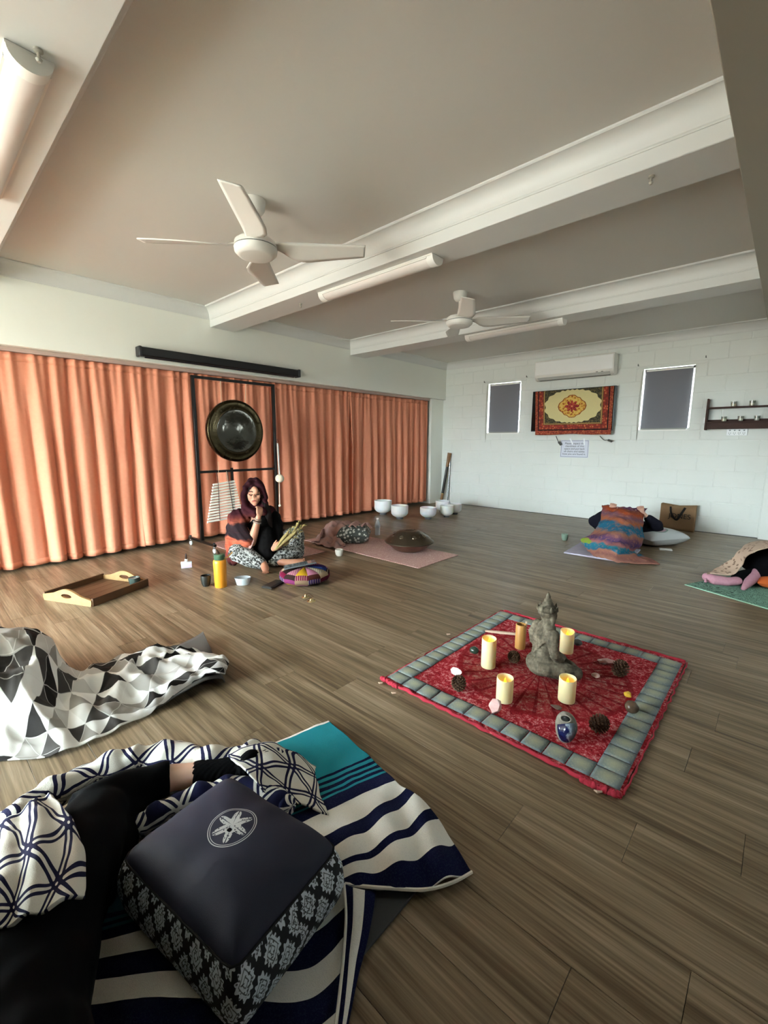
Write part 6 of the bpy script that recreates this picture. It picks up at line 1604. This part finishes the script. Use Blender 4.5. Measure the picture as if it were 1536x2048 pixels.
# batik trousers
batik = pm('batik', lambda t: mix(t, (nz(t, OBJ(t), 30, 4, 0.7, 3.5) * 0.85 + vor(t, OBJ(t), 46) * 0.25).ss(0.545, 0.59), '1b1916', 'a5a5a1'), 0.85)
b = MB(); b.tube([q(-0.09, 0.03, 0.10), kl, ], [0.10, 0.085], 16, rnd=True); b.tube([kl, kl.lerp(al, 0.5), al.lerp(kl, 0.12)], [0.085, 0.078, 0.055], 16, rnd=True)
b.tube([q(0.09, 0.02, 0.10), q(0.24, 0.05, 0.19), kr], [0.11, 0.11, 0.095], 16, rnd=True); b.tube([kr, q(0.29, 0.16, 0.13), ar], [0.095, 0.088, 0.06], 16, rnd=True)
b.tube([kr, q(0.34, 0.06, 0.09)], [0.08, 0.075], 14, rnd=True)
remesh(b, 0.008, 4, lambda v: 0.005 * sin(v.z * 90 + v.x * 60 + 4 * noise.noise(v * 8))).build('trousers', batik, wo_, world=True, ang=0)
# hair falling on one side under the hood
b = MB(); b.ell(hd(0.0, -0.012, 0.02), (0.086, 0.082, 0.098)); 
b.tube([hd(0.070, 0.02, 0.03), hd(0.085, 0.03, -0.08), q(0.08, 0.10, 0.48), q(0.10, 0.13, 0.36)], [0.025, 0.032, 0.036, 0.02], 10, rnd=True); b.tube([hd(-0.066, 0.02, 0.03), hd(-0.078, 0.03, -0.07)], [0.018, 0.018], 10, rnd=True)
remesh(b, 0.006, 2, lambda v: 0.002 * sin(v.x * 300)).build('hair', pm('hair_dark', '160c0a', 0.8, spec=0.2), wo_, world=True, ang=0)
# shawl: hood over the head, cape over one shoulder, falling to the floor
def shawlcol(t):
    o = OBJ(t); x, y, z_ = xyz(t, o); n_ = nz(t, o, 9, 3); f_ = nz(t, vec(t, x * 8.0, y * 8.0, z_ * 60.0), 1.0, 2)
    k = z_ + (n_ - 0.5) * 0.10
    c = ramp(t, k, [(0.02, '3a1c1c'), (0.12, '6e2f2a'), (0.17, 'a8503a'), (0.26, 'b15c44'), (0.285, '241a1d'), (0.40, '2b2024'), (0.42, '8a4838'), (0.46, '5a2824'), (0.50, '33131a'), (0.75, '270d14')])
    return mix(t, f_.gt(0.58) * 0.4, c, '3c1a1e')
b = MB()
b.ell(hd(0.004, -0.03, 0.022), (0.104, 0.095, 0.122)); b.tube([hd(0.0, -0.045, 0.06), hd(0, -0.06, -0.09), q(-0.02, -0.06, 0.42)], [0.09, 0.105, 0.14], 16, rnd=True)
for s_ in (-1, 1): b.tube([hd(s_ * 0.03, 0.035, 0.112), hd(s_ * 0.075, 0.035, 0.065), hd(s_ * 0.092, 0.030, -0.01), hd(s_ * 0.088, 0.03, -0.085), q(-0.035 + s_ * 0.075, 0.07, 0.515)], [0.02, 0.026, 0.028, 0.034, 0.045], 10, rnd=True)
b.tube([q(-0.10, 0.10, 0.515), q(-0.04, 0.135, 0.49), q(0.04, 0.11, 0.50)], [0.045, 0.045, 0.04], 12, rnd=True)
b.ell(q(-0.17, 0.02, 0.44), (0.12, 0.115, 0.085)); b.tube([q(-0.18, 0.03, 0.42), q(-0.19, 0.12, 0.33), q(-0.115, 0.215, 0.255)], [0.105, 0.092, 0.062], 16, rnd=True)
b.tube([q(-0.22, 0.02, 0.36), q(-0.245, 0.03, 0.22), q(-0.26, 0.06, 0.05)], [0.08, 0.075, 0.055], 14, rnd=True)
b.tube([q(-0.16, 0.13, 0.28), q(-0.20, 0.12, 0.15), q(-0.235, 0.13, 0.045)], [0.075, 0.055, 0.035], 14, rnd=True)
b.tube([q(-0.05, -0.09, 0.42), q(-0.05, -0.10, 0.22), q(-0.05, -0.11, 0.06)], [0.13, 0.14, 0.13], 16, rnd=True); b.tube([q(0.09, -0.02, 0.47), q(0.14, -0.03, 0.34), q(0.15, -0.05, 0.15)], [0.075, 0.085, 0.08], 14, rnd=True)
b.tube([q(-0.09, 0.20, 0.26), q(-0.115, 0.225, 0.20), q(-0.15, 0.21, 0.14)], [0.03, 0.024, 0.012], 8, rnd=True)
remesh(b, 0.007, 3, lambda v: 0.0045 * sin(v.z * 60 + (v.x + v.y) * 55 + 5 * noise.noise(v * 7))).build('shawl', pm('shawl_ombre', shawlcol, 0.95, spec=0.15), wo_, world=True, ang=0)
# fringe tassels at the shawl's open edge
frm = pm('fringe', lambda t: mix(t, nz(t, OBJ(t), 60), '9a6a62', 'caa7a0'), 0.9)
for k in range(11):
    f = k / 10; a0 = q(-0.055 - 0.10 * f, 0.245 - 0.02 * f, 0.27 - 0.125 * f)
    MB().tube([a0, a0 + (q(-0.012, 0.012, -0.035) - q(0, 0, 0)), a0 + (q(-0.03, 0.012, -0.075) - q(0, 0, 0))], [0.006, 0.005, 0.003], 6).build('fringe', frm, wo_, world=True)
for k, dz in enumerate((0.0, 0.014, 0.028)):
    c0 = wr1.lerp(el1, 0.10 + k * 0.06); dr = (wr1 - el1).normalized(); R_ = dr.to_track_quat('Z', 'Y').to_matrix()
    MB().lathe([(0.029 + 0.002 * k, -0.005), (0.035 + 0.002 * k, 0.0), (0.029 + 0.002 * k, 0.005)], c0, 18, R_).build('bracelet', pm('beads_%d' % k, ('8f8478', '3c322c', 'a39a90')[k], 0.4), wo_, world=True)
# bundle of dried herbs in her hand
base = wr2 + (q(0.028, 0.09, 0.035) - q(0, 0, 0))
hb = thing('herb_bundle', 'bundle of dried leaves and herb stems held in the seated woman\'s hand', 'herb bundle', base)
leafm = pm('dry_leaf', lambda t: mix(t, nz(t, OBJ(t), 30, 3), '6b5a30', 'a8945e'), 0.7); leafg = pm('dry_green', '56521f', 0.75)
rn = random.Random(5)
def leaf(a, d, L, w_, mat, bend):
    a = Vector(a); d = Vector(d).normalized(); s2 = d.cross(tcam).normalized(); pts = []
    for i in range(9):
        f = i / 8; c = a + d * L * f + s2 * bend * f * f + Vector((0, 0, 0.01 * sin(f * 5))); hw_ = w_ * sin(pi * min(1, f * 0.93 + 0.06)) ** 0.7
        nn = tcam.normalized() * 0.004
        pts.append([c - s2 * hw_, c + nn, c + s2 * hw_])
    MB().grid(pts).build('leaf', mat, hb, world=True, solid=0.0025, ang=0)
R0 = lambda a, b, z: q(a, b, z) - q(0, 0, 0)
leaf(base - R0(0.02, 0.0, 0.03), R0(0.75, -0.05, 0.75), 0.27, 0.024, leafm, 0.02); leaf(base, R0(0.70, 0, 0.85), 0.20, 0.014, leafm, -0.02)
for k in range(9):
    a = rn.uniform(0.75, 1.35); st_ = base + R0(0.055 + rn.uniform(-.02, .02), -0.02, 0.0)
    L = rn.uniform(0.17, 0.27); dd = R0(cos(a) * 0.9 + 0.18, rn.uniform(-.1, .1), sin(a))
    MB().tube([st_, st_ + dd.normalized() * L], [0.003, 0.002], 5).build('stem', leafm, hb, world=True)
    for m in range(3): leaf(st_ + dd.normalized() * L * (0.55 + 0.18 * m), dd + R0(rn.uniform(-.6, .6), 0, rn.uniform(-.2, .3)), rn.uniform(0.03, 0.055), 0.008, leafm if rn.random() < 0.6 else leafg, rn.uniform(-.01, .01))
